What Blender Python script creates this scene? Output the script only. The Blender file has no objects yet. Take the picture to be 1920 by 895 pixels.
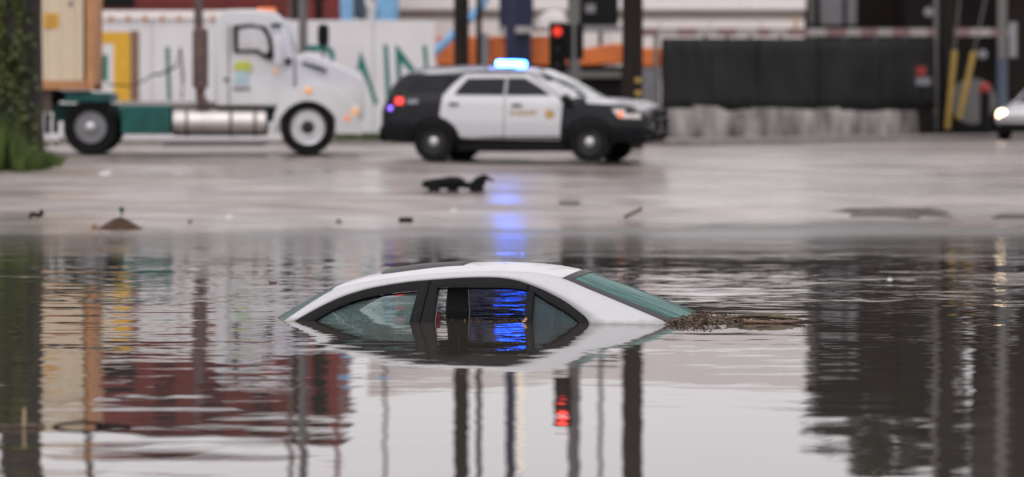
import bpy, bmesh, math, random
from mathutils import Vector, noise
sc = bpy.context.scene
R = math.radians
random.seed(7)

# ------------------------------------------------------------------ camera
F, HOR, CH = 7155.0, 203.0, 1.576            # focal length and horizon in photograph pixels, eye height
cam = bpy.data.cameras.new('camera')
cam.sensor_width = 36.0
cam.lens = 36.0 * F / 1920.0
cam.shift_y = -(447.5 - HOR) / 1920.0
cam.clip_start, cam.clip_end = 0.5, 6000
cam.dof.use_dof = True
cam.dof.focus_distance = 28.2
cam.dof.aperture_fstop = 1.6
cam.dof.aperture_blades = 0
co = bpy.data.objects.new('camera', cam)
co.location = (0, 0, CH)
co.rotation_euler = (R(90), 0, 0)
sc.collection.objects.link(co)
sc.camera = co

# ------------------------------------------------------------------ world, sun, exposure
SUN_EL, SUN_AZ = R(52), R(205)
w = bpy.data.worlds.new('World')
sc.world = w
w.use_nodes = True
nt = w.node_tree
nt.nodes.clear()
sky = nt.nodes.new('ShaderNodeTexSky')
sky.sky_type = 'NISHITA'
sky.sun_disc = False
sky.sun_elevation = SUN_EL
sky.sun_rotation = SUN_AZ
sky.air_density = 1.0
sky.dust_density = 4.0
hs = nt.nodes.new('ShaderNodeHueSaturation')
hs.inputs['Saturation'].default_value = 0.10
mx = nt.nodes.new('ShaderNodeMix')
mx.data_type = 'RGBA'
mx.inputs[0].default_value = 0.72
mx.inputs[7].default_value = (8.65, 8.2, 8.45, 1)       # an even cloud deck over the clear sky
bg = nt.nodes.new('ShaderNodeBackground')
bg.inputs['Strength'].default_value = 0.142
wo = nt.nodes.new('ShaderNodeOutputWorld')
nt.links.new(sky.outputs[0], hs.inputs['Color'])
nt.links.new(hs.outputs[0], mx.inputs[6])
nt.links.new(mx.outputs[2], bg.inputs[0])
nt.links.new(bg.outputs[0], wo.inputs[0])
sun = bpy.data.lights.new('sun', 'SUN')
sun.energy = 0.5
sun.angle = R(60)
sun.color = (1, 0.97, 0.93)
so = bpy.data.objects.new('sun', sun)
so.location = (0, -20, 60)
so.rotation_euler = (R(38), 0, R(-25))
sc.collection.objects.link(so)
sc.view_settings.view_transform = 'Standard'
sc.view_settings.look = 'None'
sc.view_settings.gamma = 1
sc.view_settings.exposure = 0.0
sc.render.film_transparent = False
cy = sc.cycles
cy.use_denoising = True
try:
    cy.denoiser = 'OPENIMAGEDENOISE'
    cy.denoising_prefilter = 'ACCURATE'
except Exception:
    pass
cy.max_bounces = 10
cy.transparent_max_bounces = 24
cy.caustics_reflective = False
cy.caustics_refractive = False
cy.sample_clamp_indirect = 8
cy.use_adaptive_sampling = False

# ------------------------------------------------------------------ helpers
def at(px, py, d):
    return Vector(((px - 960) / F * d, d, CH - (py - HOR) / F * d))

def X(px, d):
    return (px - 960) / F * d

def Z(py, d):
    return CH - (py - HOR) / F * d

def sstep(a, b, t):
    t = max(0.0, min(1.0, (t - a) / (b - a)))
    return t * t * (3 - 2 * t)

PROF = [(-1e5, -1.15), (22, -1.15), (36, -0.45), (44, -0.07), (49.6, 0.0), (53, 0.028), (56, 0.11), (60, 0.275), (66, 0.505), (69, 0.615),
        (72.5, 0.69), (76, 0.735), (82, 0.75), (1e5, 0.75)]

def gz(x, y):
    yy = y - 0.2 * max(-14, min(14, x))
    for (a, za), (b, zb) in zip(PROF, PROF[1:]):
        if yy <= b:
            z = za + (zb - za) * (yy - a) / (b - a)
            break
    n = 0.022 * noise.noise((x * 0.33, y * 0.22, 1.7)) + 0.009 * noise.noise((x * 1.1, y * 0.8, 5.1))
    return z + n * sstep(40, 47, y) * (1 - sstep(66, 74, y))

MATS = {}
def mat(name, col, rough=0.6, metal=0.0, var=0.12, scale=6.0, bump=0.0, bscale=40.0, coat=0.0, stretch=(1, 1, 1),
        emit=0.0, ecol=None, col2=None, rvar=0.0, spec=0.5):
    m = bpy.data.materials.new(name)
    m.use_nodes = True
    t = m.node_tree
    p = t.nodes['Principled BSDF']
    tc = t.nodes.new('ShaderNodeTexCoord')
    mp = t.nodes.new('ShaderNodeMapping')
    mp.inputs['Scale'].default_value = stretch
    t.links.new(tc.outputs['Object'], mp.inputs['Vector'])
    nz = t.nodes.new('ShaderNodeTexNoise')
    nz.inputs['Scale'].default_value = scale
    nz.inputs['Detail'].default_value = 6
    t.links.new(mp.outputs[0], nz.inputs['Vector'])
    rp = t.nodes.new('ShaderNodeValToRGB')
    rp.color_ramp.elements[0].position = 0.3
    rp.color_ramp.elements[1].position = 0.7
    a = col2 if col2 else tuple(max(0, c * (1 - var)) for c in col)
    b = col if col2 else tuple(min(1, c * (1 + var)) for c in col)
    rp.color_ramp.elements[0].color = (*a, 1)
    rp.color_ramp.elements[1].color = (*b, 1)
    t.links.new(nz.outputs['Fac'], rp.inputs['Fac'])
    t.links.new(rp.outputs[0], p.inputs['Base Color'])
    p.inputs['Roughness'].default_value = rough
    p.inputs['Metallic'].default_value = metal
    p.inputs['Specular IOR Level'].default_value = spec
    if rvar:
        mr = t.nodes.new('ShaderNodeMapRange')
        mr.inputs['To Min'].default_value = max(0.02, rough - rvar)
        mr.inputs['To Max'].default_value = min(1, rough + rvar)
        t.links.new(nz.outputs['Fac'], mr.inputs['Value'])
        t.links.new(mr.outputs[0], p.inputs['Roughness'])
    if coat:
        p.inputs['Coat Weight'].default_value = coat
        p.inputs['Coat Roughness'].default_value = 0.05
    if bump:
        n2 = t.nodes.new('ShaderNodeTexNoise')
        n2.inputs['Scale'].default_value = bscale
        n2.inputs['Detail'].default_value = 4
        t.links.new(mp.outputs[0], n2.inputs['Vector'])
        bp = t.nodes.new('ShaderNodeBump')
        bp.inputs['Strength'].default_value = bump
        bp.inputs['Distance'].default_value = 0.02
        t.links.new(n2.outputs['Fac'], bp.inputs['Height'])
        t.links.new(bp.outputs[0], p.inputs['Normal'])
    if emit:
        p.inputs['Emission Color'].default_value = (*(ecol or col), 1)
        p.inputs['Emission Strength'].default_value = emit
    MATS[name] = m
    return m

def glass(name, tint, rough=0.02, ior=1.45, refl=1.0, bump=0.25, streak=None, drops=0.0, dscale=60.0, haze=0.0, hazecol=(0.5, 0.6, 0.6)):
    """thin pane: tinted see-through + mirror by Fresnel (+ wet film of drops)"""
    m = bpy.data.materials.new(name)
    m.use_nodes = True
    t = m.node_tree
    t.nodes.clear()
    out = t.nodes.new('ShaderNodeOutputMaterial')
    tr = t.nodes.new('ShaderNodeBsdfTransparent')
    tr.inputs[0].default_value = (*tint, 1)
    gl = t.nodes.new('ShaderNodeBsdfGlossy')
    gl.inputs['Roughness'].default_value = rough
    fr = t.nodes.new('ShaderNodeFresnel')
    fr.inputs['IOR'].default_value = ior
    mix = t.nodes.new('ShaderNodeMixShader')
    fm = t.nodes.new('ShaderNodeMath')
    fm.operation = 'MULTIPLY'
    fm.inputs[1].default_value = refl
    t.links.new(fr.outputs[0], fm.inputs[0])
    t.links.new(fm.outputs[0], mix.inputs[0])
    base = tr.outputs[0]
    if drops:
        tc = t.nodes.new('ShaderNodeTexCoord')
        vo = t.nodes.new('ShaderNodeTexVoronoi')
        vo.inputs['Scale'].default_value = dscale
        t.links.new(tc.outputs['Object'], vo.inputs['Vector'])
        nz = t.nodes.new('ShaderNodeTexNoise')
        nz.inputs['Scale'].default_value = 9
        t.links.new(tc.outputs['Object'], nz.inputs['Vector'])
        ml = t.nodes.new('ShaderNodeMath')
        ml.operation = 'MULTIPLY'
        t.links.new(nz.outputs['Fac'], ml.inputs[0])
        ml.inputs[1].default_value = 0.9
        lt = t.nodes.new('ShaderNodeMath')
        lt.operation = 'LESS_THAN'
        t.links.new(vo.outputs['Distance'], lt.inputs[0])
        t.links.new(ml.outputs[0], lt.inputs[1])
        ms = t.nodes.new('ShaderNodeMath')
        ms.operation = 'MULTIPLY_ADD'
        t.links.new(lt.outputs[0], ms.inputs[0])
        ms.inputs[1].default_value = drops
        ms.inputs[2].default_value = haze
        df = t.nodes.new('ShaderNodeBsdfDiffuse')
        df.inputs['Color'].default_value = (*hazecol, 1)
        if streak:
            mp = t.nodes.new('ShaderNodeMapping')
            mp.inputs['Scale'].default_value = streak
            t.links.new(tc.outputs['Object'], mp.inputs['Vector'])
            ns = t.nodes.new('ShaderNodeTexNoise')
            ns.inputs['Scale'].default_value = 3
            ns.inputs['Detail'].default_value = 6
            t.links.new(mp.outputs[0], ns.inputs['Vector'])
            cr = t.nodes.new('ShaderNodeValToRGB')
            cr.color_ramp.elements[0].position, cr.color_ramp.elements[1].position = .40, .72
            cr.color_ramp.elements[0].color = (*[c * .75 for c in hazecol], 1)
            cr.color_ramp.elements[1].color = (*[min(1, c * 1.7 + .03) for c in hazecol], 1)
            t.links.new(ns.outputs['Fac'], cr.inputs['Fac'])
            t.links.new(cr.outputs[0], df.inputs['Color'])
        m2 = t.nodes.new('ShaderNodeMixShader')
        t.links.new(ms.outputs[0], m2.inputs[0])
        t.links.new(tr.outputs[0], m2.inputs[1])
        t.links.new(df.outputs[0], m2.inputs[2])
        base = m2.outputs[0]
        bp = t.nodes.new('ShaderNodeBump')
        bp.inputs['Strength'].default_value = bump
        bp.inputs['Distance'].default_value = 0.004
        t.links.new(vo.outputs['Distance'], bp.inputs['Height'])
        t.links.new(bp.outputs[0], gl.inputs['Normal'])
    t.links.new(base, mix.inputs[1])
    t.links.new(gl.outputs[0], mix.inputs[2])
    t.links.new(mix.outputs[0], out.inputs[0])
    MATS[name] = m
    return m

def link(o):
    sc.collection.objects.link(o)
    return o

def tag(o, label=None, cat=None, group=None, kind=None):
    if label: o['label'] = label
    if cat: o['category'] = cat
    if group: o['group'] = group
    if kind: o['kind'] = kind
    return o

def thing(name, label, cat, loc=(0, 0, 0), rz=0.0, group=None, ry=0.0):
    o = bpy.data.objects.new(name, None)
    o.empty_display_size = 0.2
    o.location = loc
    o.rotation_euler = (0, ry, rz)
    link(o)
    return tag(o, label, cat, group)

class MB:
    def __init__(s):
        s.v, s.f = [], []
    def add(s, vs, fs):
        b = len(s.v)
        s.v += [tuple(v) for v in vs]
        s.f += [tuple(i + b for i in f) for f in fs]
        return s
    def box(s, x0, x1, y0, y1, z0, z1):
        return s.add([(x0, y0, z0), (x1, y0, z0), (x1, y1, z0), (x0, y1, z0), (x0, y0, z1), (x1, y0, z1), (x1, y1, z1), (x0, y1, z1)],
                     [(0, 3, 2, 1), (4, 5, 6, 7), (0, 1, 5, 4), (1, 2, 6, 5), (2, 3, 7, 6), (3, 0, 4, 7)])
    def loft(s, rings, caps=True, closed=True):
        n = len(rings[0])
        vs = [p for r in rings for p in r]
        fs = []
        for i in range(len(rings) - 1):
            for j in range(n if closed else n - 1):
                k = (j + 1) % n
                fs.append((i * n + j, i * n + k, (i + 1) * n + k, (i + 1) * n + j))
        if caps and closed:
            fs.append(tuple(range(n - 1, -1, -1)))
            fs.append(tuple((len(rings) - 1) * n + j for j in range(n)))
        return s.add(vs, fs)
    def tube(s, path, rad, n=10):
        path = [Vector(p) for p in path]
        tot = (path[-1] - path[0]).normalized()
        ref = Vector((0, 0, 1)) if abs(tot.z) < .8 else Vector((0, 1, 0))
        rings = []
        for i, p in enumerate(path):
            d = (path[min(i + 1, len(path) - 1)] - path[max(i - 1, 0)]).normalized()
            u = d.cross(ref)
            if u.length < 1e-3: u = d.cross(Vector((1, 0, 0)))
            u.normalize()
            q = d.cross(u)
            r = rad[i] if isinstance(rad, (list, tuple)) else rad
            rings.append([p + (u * math.cos(a) + q * math.sin(a)) * r for a in [2 * math.pi * k / n for k in range(n)]])
        return s.loft(rings)
    def lathe(s, prof, c=(0, 0, 0), axis='y', n=24):
        """prof: (radius, offset along the axis)"""
        rings = []
        for r, h in prof:
            ring = []
            for k in range(n):
                a = 2 * math.pi * k / n
                u, q = r * math.cos(a), r * math.sin(a)
                ring.append({'y': (c[0] + u, c[1] + h, c[2] + q), 'z': (c[0] + u, c[1] + q, c[2] + h), 'x': (c[0] + h, c[1] + u, c[2] + q)}[axis])
            rings.append(ring)
        return s.loft(rings)
    def prism(s, prof):
        """prof: (x, z, half width) round the side outline"""
        n = len(prof)
        vs = [(x, -hw, z) for x, z, hw in prof] + [(x, hw, z) for x, z, hw in prof]
        fs = [tuple(range(n)), tuple(range(2 * n - 1, n - 1, -1))]
        fs += [(i, n + i, n + (i + 1) % n, (i + 1) % n) for i in range(n)]
        return s.add(vs, fs)
    def slab(s, poly, y0, y1):
        """poly in x, z, extruded between y0 and y1"""
        n = len(poly)
        vs = [(x, y0, z) for x, z in poly] + [(x, y1, z) for x, z in poly]
        fs = [tuple(range(n)), tuple(range(2 * n - 1, n - 1, -1))]
        fs += [(i, n + i, n + (i + 1) % n, (i + 1) % n) for i in range(n)]
        return s.add(vs, fs)
    def grid(s, rows):
        m = len(rows[0])
        return s.add([p for r in rows for p in r],
                     [(i * m + j, i * m + j + 1, (i + 1) * m + j + 1, (i + 1) * m + j) for i in range(len(rows) - 1) for j in range(m - 1)])
    def leaf(s, c, size, rnd, asp=0.55, flat=1.0):
        u = Vector((rnd.gauss(0, 1), rnd.gauss(0, 1), rnd.gauss(0, 1) * flat)).normalized()
        q = u.cross(Vector((rnd.gauss(0, 1), rnd.gauss(0, 1), rnd.gauss(0, 1)))).normalized()
        n = u.cross(q)
        c = Vector(c)
        l, b = size * rnd.uniform(0.7, 1.3), size * asp * rnd.uniform(0.7, 1.3)
        return s.add([c - u * l, c - q * b + n * b * .3, c + u * l, c + q * b + n * b * .3], [(0, 1, 2, 3)])
    def build(s, name, m, parent=None, smooth=35, bevel=0.0, loc=None, world=False, seg=2, merge=0.0, solid=0.0, subsurf=0):
        off = Vector((0, 0, 0))
        if world and parent is not None:
            q = parent
            while q is not None:
                off += Vector(q.location)
                q = q.parent
        if loc is not None:
            off += Vector(loc)
        me = bpy.data.meshes.new(name)
        me.from_pydata([(v[0] - off.x, v[1] - off.y, v[2] - off.z) for v in s.v], [], s.f)
        bm = bmesh.new()
        bm.from_mesh(me)
        if merge: bmesh.ops.remove_doubles(bm, verts=bm.verts, dist=merge)
        bmesh.ops.recalc_face_normals(bm, faces=bm.faces)
        bm.to_mesh(me)
        bm.free()
        o = bpy.data.objects.new(name, me)
        me.materials.append(m if not isinstance(m, str) else MATS[m])
        if loc is not None: o.location = loc
        link(o)
        if parent is not None: o.parent = parent
        if bevel:
            b = o.modifiers.new('bevel', 'BEVEL')
            b.width = bevel
            b.segments = seg
            b.limit_method = 'ANGLE'
            b.angle_limit = R(28)
        if solid:
            b = o.modifiers.new('solid', 'SOLIDIFY')
            b.thickness = solid
            b.offset = -1
        if subsurf:
            b = o.modifiers.new('sub', 'SUBSURF')
            b.levels = b.render_levels = subsurf
        if smooth:
            me.shade_smooth()
            try:
                me.set_sharp_from_angle(angle=R(smooth))
            except Exception:
                pass
        return o

def dup_tree(o, parent=None, loc=None):
    c = o.copy()
    link(c)
    if parent is not None: c.parent = parent
    if loc is not None: c.location = loc
    for ch in list(o.children): dup_tree(ch, c)
    return c

def spline(pts, n):
    """Catmull-Rom through pts, n samples evenly spread over the control points' parameter"""
    P = [Vector(p) for p in pts]
    P = [P[0] * 2 - P[1]] + P + [P[-1] * 2 - P[-2]]
    out = []
    m = len(pts) - 1
    for k in range(n):
        u = k / (n - 1) * m
        i = min(int(u), m - 1)
        t = u - i
        a, b, c, d = P[i:i + 4]
        out.append(0.5 * ((2 * b) + (c - a) * t + (2 * a - 5 * b + 4 * c - d) * t * t + (3 * b - a - 3 * c + d) * t ** 3))
    return out

class Frame:
    """local frame of a vehicle: where a line of sight of the photograph meets its side"""
    def __init__(s, x0, y0, z0, a):
        s.x0, s.y0, s.z0, s.a = x0, y0, z0, a
    def inv(s, px, py, ly):
        k = (px - 960) / F
        ca, sa = math.cos(s.a), math.sin(s.a)
        yl = ly if not callable(ly) else ly(0.2)
        for _ in range(6):
            Y = (yl - sa * s.x0 + ca * s.y0) / (ca - k * sa)
            x, z = k * Y, CH - (py - HOR) / F * Y - s.z0
            if callable(ly): yl = ly(z)
        lx = ca * (x - s.x0) + sa * (Y - s.y0)
        return lx, yl, z
    def xz(s, pts, ly):
        return [(q[0], q[2]) for q in (s.inv(px, py, ly) for px, py in pts)]

def text_mesh(name, body, size, m, parent, loc, rot=(R(90), 0, 0), ext=0.004):
    cu = bpy.data.curves.new(name, 'FONT')
    cu.body, cu.size, cu.extrude = body, size, ext
    cu.align_x, cu.align_y = 'CENTER', 'CENTER'
    t = bpy.data.objects.new('tmp', cu)
    link(t)
    bpy.context.view_layer.update()
    me = bpy.data.meshes.new_from_object(t.evaluated_get(bpy.context.evaluated_depsgraph_get()))
    bpy.data.objects.remove(t)
    me.name = name
    me.materials.clear()
    me.materials.append(m)
    o = bpy.data.objects.new(name, me)
    o.location, o.rotation_euler = loc, rot
    link(o)
    o.parent = parent
    return o

# ------------------------------------------------------------------ materials
M_white = mat('white_paint', (0.68, 0.68, 0.69), 0.35, coat=0.2, col2=(0.60, 0.595, 0.60), scale=1.8)
M_carwhite = mat('car_white', (0.56, 0.56, 0.585), 0.28, coat=0.3, var=0.02, scale=8)
M_black = mat('black_paint', (0.009, 0.010, 0.013), 0.3, var=0.2, spec=0.22)
M_blackplastic = mat('black_plastic', (0.008, 0.008, 0.009), 0.38, var=0.25, scale=14, spec=0.10)
M_trimdull = mat('black_rubber', (0.009, 0.009, 0.010), 0.6, var=0.3, scale=20, spec=0.15)
M_tyre = mat('tyre_rubber', (0.009, 0.009, 0.010), 0.75, var=0.3, scale=10, spec=0.15)
M_rim = mat('brushed_rim', (0.55, 0.55, 0.57), 0.35, 0.8, var=0.15, scale=12)
M_rimdark = mat('dark_steel_rim', (0.02, 0.02, 0.022), 0.5, 0.3)
M_chrome = mat('chrome', (0.62, 0.58, 0.56), 0.38, 1.0, var=0.08, scale=4)
M_green = mat('teal_frame', (0.0, 0.085, 0.075), 0.45, var=0.3, scale=3)
M_teal = mat('teal_letters', (0.0, 0.16, 0.135), 0.6, var=0.15)
M_rust = mat('rusty_brown', (0.16, 0.10, 0.085), 0.7, col2=(0.08, 0.055, 0.05), scale=5)
M_cont = mat('container_beige', (0.74, 0.63, 0.47), 0.6, col2=(0.68, 0.55, 0.39), scale=1.6, stretch=(1, 1, 0.4))
M_contrust = mat('container_rusty_orange', (0.62, 0.31, 0.13), 0.7, col2=(0.42, 0.20, 0.10), scale=3)
M_yellow = mat('yellow_paint', (0.72, 0.40, 0.03), 0.6, var=0.1)
M_brownpaint = mat('brown_paint', (0.22, 0.13, 0.085), 0.6)
M_wall = mat('white_wall', (0.72, 0.71, 0.73), 0.7, var=0.06, scale=0.8)
M_concrete = mat('concrete', (0.27, 0.25, 0.235), 0.55, col2=(0.13, 0.115, 0.105), scale=2.5, bump=0.2, rvar=0.2)
M_barrier = mat('stained_concrete', (0.56, 0.52, 0.49), 0.7, col2=(0.04, 0.032, 0.03), scale=1.2, stretch=(1, 1, 0.7), bump=0.6, bscale=5)
M_tarp = mat('black_tarp', (0.024, 0.024, 0.026), 0.6, col2=(0.009, 0.009, 0.010), scale=0.55, bump=0.5, bscale=2, spec=0.12)
M_darkwood = mat('dark_wood', (0.030, 0.022, 0.019), 0.75, col2=(0.012, 0.010, 0.010), scale=4, stretch=(6, 6, 0.4), spec=0.15)
M_grey = mat('grey_metal', (0.16, 0.155, 0.15), 0.5, 0.3)
M_greyblue = mat('blue_grey_paint', (0.055, 0.075, 0.11), 0.5)
M_maroon = mat('maroon_siding', (0.19, 0.024, 0.022), 0.6, var=0.25, scale=2)
M_beige = mat('beige_render', (0.80, 0.74, 0.70), 0.7, var=0.05, scale=0.6)
M_ledge = mat('grey_ledge', (0.34, 0.31, 0.29), 0.7)
M_upper = mat('pale_fascia', (0.86, 0.82, 0.81), 0.7, var=0.05)
M_orange = mat('orange_paint', (0.68, 0.17, 0.035), 0.5, var=0.2, scale=2)
M_navy = mat('navy_paint', (0.008, 0.012, 0.05), 0.45)
M_skyblue = mat('light_blue_paint', (0.20, 0.42, 0.68), 0.5)
M_dark = mat('dark_backdrop', (0.011, 0.009, 0.009), 0.7, var=0.4, scale=0.5, spec=0.15)
M_darkbrown = mat('dark_brown_siding', (0.014, 0.009, 0.008), 0.7, var=0.4, scale=0.8, spec=0.15)
M_midgrey = mat('pale_grey_panel', (0.22, 0.22, 0.24), 0.4)
M_redpaint = mat('red_paint', (0.30, 0.025, 0.025), 0.5)
M_dullred = mat('faded_red_paint', (0.27, 0.16, 0.16), 0.6)
M_striped = mat('dull_white_paint', (0.42, 0.39, 0.38), 0.5)
M_guard = mat('yellow_plastic', (0.40, 0.26, 0.06), 0.5, var=0.1)
M_cream = mat('cream_paint', (0.75, 0.66, 0.48), 0.5)
M_leaf = mat('leaf_green', (0.14, 0.17, 0.045), 0.55, col2=(0.035, 0.05, 0.016), scale=1.4)
M_grass = mat('grass_green', (0.12, 0.18, 0.045), 0.7, col2=(0.03, 0.045, 0.018), scale=1.6, spec=.2)
M_darkleaf = mat('dark_leaf', (0.035, 0.04, 0.02), 0.6, col2=(0.014, 0.015, 0.010), scale=0.6)
M_bark = mat('bark', (0.032, 0.026, 0.023), 0.85, col2=(0.020, 0.016, 0.013), scale=5, stretch=(3, 3, 0.6), bump=0.6, bscale=12)
M_debris = mat('wet_brown_leaves', (0.17, 0.09, 0.045), 0.35, col2=(0.02, 0.012, 0.009), scale=22)
M_log = mat('wet_wood', (0.15, 0.11, 0.05), 0.3, col2=(0.022, 0.015, 0.010), scale=14, stretch=(0.5, 3, 3), bump=0.5, bscale=25)
M_silt = mat('dark_silt', (0.085, 0.076, 0.066), 0.6, var=.3, spec=.2)
M_reed = mat('dry_reed', (0.42, 0.32, 0.18), 0.6)
M_seat = mat('mauve_leather', (0.30, 0.235, 0.23), 0.6, var=0.1)
M_interior = mat('dark_interior', (0.03, 0.03, 0.033), 0.7)
M_pillar = mat('grey_pillar_trim', (0.38, 0.38, 0.40), 0.8)
M_headliner = mat('grey_headliner', (0.10, 0.10, 0.10), 0.9)
M_gold = mat('gold_print', (0.48, 0.30, 0.13), 0.5)
M_greytext = mat('dark_grey_print', (0.10, 0.10, 0.11), 0.6)
M_lime = mat('lime_print', (0.55, 0.58, 0.10), 0.5)
M_paleblue = mat('pale_blue_print', (0.42, 0.56, 0.60), 0.5)
M_litter = mat('white_paper', (0.8, 0.78, 0.78), 0.7)
M_blackrag = mat('wet_black_rubber', (0.008, 0.008, 0.009), 0.6, spec=0.1)
M_pane = mat('painted_view_pane', (0.58, 0.57, 0.59), 0.1)  # opaque; the bright wall seen through the cab is put into its colour
M_hood = mat('pale_grey_hood', (0.55, 0.55, 0.57), 0.3)  # one even pale grey for hood panels and windscreen pillars
M_winlight = glass('cab_glass', (0.85, 0.92, 0.92))
M_windark = mat('dark_tinted_glass', (0.010, 0.011, 0.017), 0.12, spec=0.12)
M_windshield = mat('windshield_painted_sky', (0.50, 0.55, 0.56), 0.10, spec=0.8)  # pale base colour stands in for the sky reflected in the windshield
G_teal = glass('teal_glass', (0.42, 0.60, 0.58), ior=1.2, refl=.4, bump=.1, drops=0.2, dscale=90, haze=0.40, hazecol=(0.12, 0.21, 0.20))
G_rear = glass('wet_rear_glass', (0.25, 0.40, 0.38), ior=1.15, refl=.35, bump=.12, drops=0.2, dscale=60, haze=0.72, hazecol=(0.065, 0.165, 0.15), streak=(.5, 2.6, .7))
G_drops = glass('rain_covered_glass', (0.75, 0.82, 0.82), ior=1.15, drops=0.25, dscale=75, haze=0.08, hazecol=(0.45, 0.55, 0.55))
G_tint = glass('dark_glass', (0.085, 0.09, 0.14), ior=1.08)
G_near = glass('wet_teal_door_glass', (0.62, 0.74, 0.72), ior=1.15, refl=.5, bump=.05, drops=0.16, dscale=130, haze=0.26, hazecol=(0.26, 0.38, 0.37))
G_quarter = glass('grey_teal_glass', (0.35, 0.45, 0.46), ior=1.15, refl=.5, bump=.05, drops=0.10, dscale=130, haze=0.45, hazecol=(0.10, 0.14, 0.15))
E_blue = mat('lit_blue_lens', (0.1, 0.2, 0.9), 0.3, emit=80, ecol=(0.018, 0.135, 1.0))
E_red = mat('lit_red_lens', (0.6, 0.02, 0.02), 0.3, emit=0.85, ecol=(1.0, 0.06, 0.03))
E_tail = mat('lit_tail_lens', (0.6, 0.02, 0.02), 0.3, emit=1.5, ecol=(1.0, 0.04, 0.03))
E_violet = mat('lit_violet_lens', (0.2, 0.1, 0.6), 0.3, emit=2.5, ecol=(0.25, 0.12, 1.0))
E_amber = mat('lit_amber_lens', (0.8, 0.35, 0.1), 0.3, emit=0.3, ecol=(1.0, 0.62, 0.34))
E_orange = mat('lit_orange_lens', (0.8, 0.2, 0.05), 0.3, emit=0.3, ecol=(1.0, 0.3, 0.10))
E_head = mat('lit_headlamp', (0.8, 0.7, 0.5), 0.3, emit=9, ecol=(1.0, 0.72, 0.42))
E_red2 = mat('bright_red_lens', (0.6, 0.02, 0.02), 0.3, emit=5, ecol=(1.0, 0.05, 0.035))
E_warm = mat('warm_bulb', (0.9, 0.75, 0.5), 0.3, emit=0.9, ecol=(1.0, 0.80, 0.52))
M_lamp = mat('clear_lamp', (0.65, 0.6, 0.6), 0.15, spec=0.8)
M_redlens = mat('dull_red_lens', (0.35, 0.02, 0.01), 0.3)

M_sedan = M_carwhite.copy()
M_sedan.name = 'sedan_white_with_tide_line'
t = M_sedan.node_tree
p = t.nodes['Principled BSDF']
ge_ = t.nodes.new('ShaderNodeNewGeometry')
sz = t.nodes.new('ShaderNodeSeparateXYZ')
t.links.new(ge_.outputs['Position'], sz.inputs[0])
nz_ = t.nodes.new('ShaderNodeTexNoise')
nz_.inputs['Scale'].default_value = 14
nz_.inputs['Detail'].default_value = 6
t.links.new(ge_.outputs['Position'], nz_.inputs['Vector'])
ma_ = t.nodes.new('ShaderNodeMath'); ma_.operation = 'MULTIPLY_ADD'
t.links.new(nz_.outputs['Fac'], ma_.inputs[0]); ma_.inputs[1].default_value = -0.06
t.links.new(sz.outputs['Z'], ma_.inputs[2])
mr_ = t.nodes.new('ShaderNodeMapRange')
mr_.inputs['From Min'].default_value, mr_.inputs['From Max'].default_value = -0.030, 0.004
mr_.inputs['To Min'].default_value, mr_.inputs['To Max'].default_value = 0.55, 0.0
t.links.new(ma_.outputs[0], mr_.inputs['Value'])
mi_ = t.nodes.new('ShaderNodeMix'); mi_.data_type = 'RGBA'
t.links.new(mr_.outputs[0], mi_.inputs[0])
t.links.new(p.inputs['Base Color'].links[0].from_socket, mi_.inputs[6])
mi_.inputs[7].default_value = (0.20, 0.165, 0.13, 1)
t.links.new(mi_.outputs[2], p.inputs['Base Color'])
vo_ = t.nodes.new('ShaderNodeTexVoronoi'); vo_.inputs['Scale'].default_value = 85
t.links.new(ge_.outputs['Position'], vo_.inputs['Vector'])
bp_ = t.nodes.new('ShaderNodeBump'); bp_.inputs['Strength'].default_value = 0.10; bp_.inputs['Distance'].default_value = 0.003
t.links.new(vo_.outputs['Distance'], bp_.inputs['Height'])
t.links.new(bp_.outputs[0], p.inputs['Normal'])

# ------------------------------------------------------------------ ground, road, water
def frange(a, b, st):
    n = max(1, int(round((b - a) / st)))
    return [a + (b - a) * i / n for i in range(n)]

M_road = bpy.data.materials.new('wet_asphalt')
M_road.use_nodes = True
t = M_road.node_tree
p = t.nodes['Principled BSDF']
ge = t.nodes.new('ShaderNodeNewGeometry')
def noise_node(t, src, scale, stretch, detail=4, rough=0.55):
    mp = t.nodes.new('ShaderNodeMapping')
    mp.inputs['Scale'].default_value = stretch
    t.links.new(src, mp.inputs['Vector'])
    nz = t.nodes.new('ShaderNodeTexNoise')
    nz.inputs['Scale'].default_value = scale
    nz.inputs['Detail'].default_value = detail
    nz.inputs['Roughness'].default_value = rough
    t.links.new(mp.outputs[0], nz.inputs['Vector'])
    return nz
def maprange(t, src, a, b, c, d, smooth=False):
    mr = t.nodes.new('ShaderNodeMapRange')
    if smooth: mr.interpolation_type = 'SMOOTHSTEP'
    mr.inputs['From Min'].default_value, mr.inputs['From Max'].default_value = a, b
    mr.inputs['To Min'].default_value, mr.inputs['To Max'].default_value = c, d
    t.links.new(src, mr.inputs['Value'])
    return mr.outputs[0]
def math_node(t, op, a, b):
    m = t.nodes.new('ShaderNodeMath')
    m.operation = op
    for i, q in enumerate((a, b)):
        if isinstance(q, (int, float)): m.inputs[i].default_value = q
        else: t.links.new(q, m.inputs[i])
    return m.outputs[0]
big = noise_node(t, ge.outputs['Position'], 0.35, (0.5, 1.0, 1))
fine = noise_node(t, ge.outputs['Position'], 1.3, (0.55, 1.0, 1), 8, 0.62)
rp = t.nodes.new('ShaderNodeValToRGB')
rp.color_ramp.elements[0].position, rp.color_ramp.elements[1].position = 0.35, 0.68
rp.color_ramp.elements[0].color = (0.18, 0.155, 0.145, 1)
rp.color_ramp.elements[1].color = (0.42, 0.37, 0.345, 1)
t.links.new(fine.outputs['Fac'], rp.inputs['Fac'])
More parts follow.
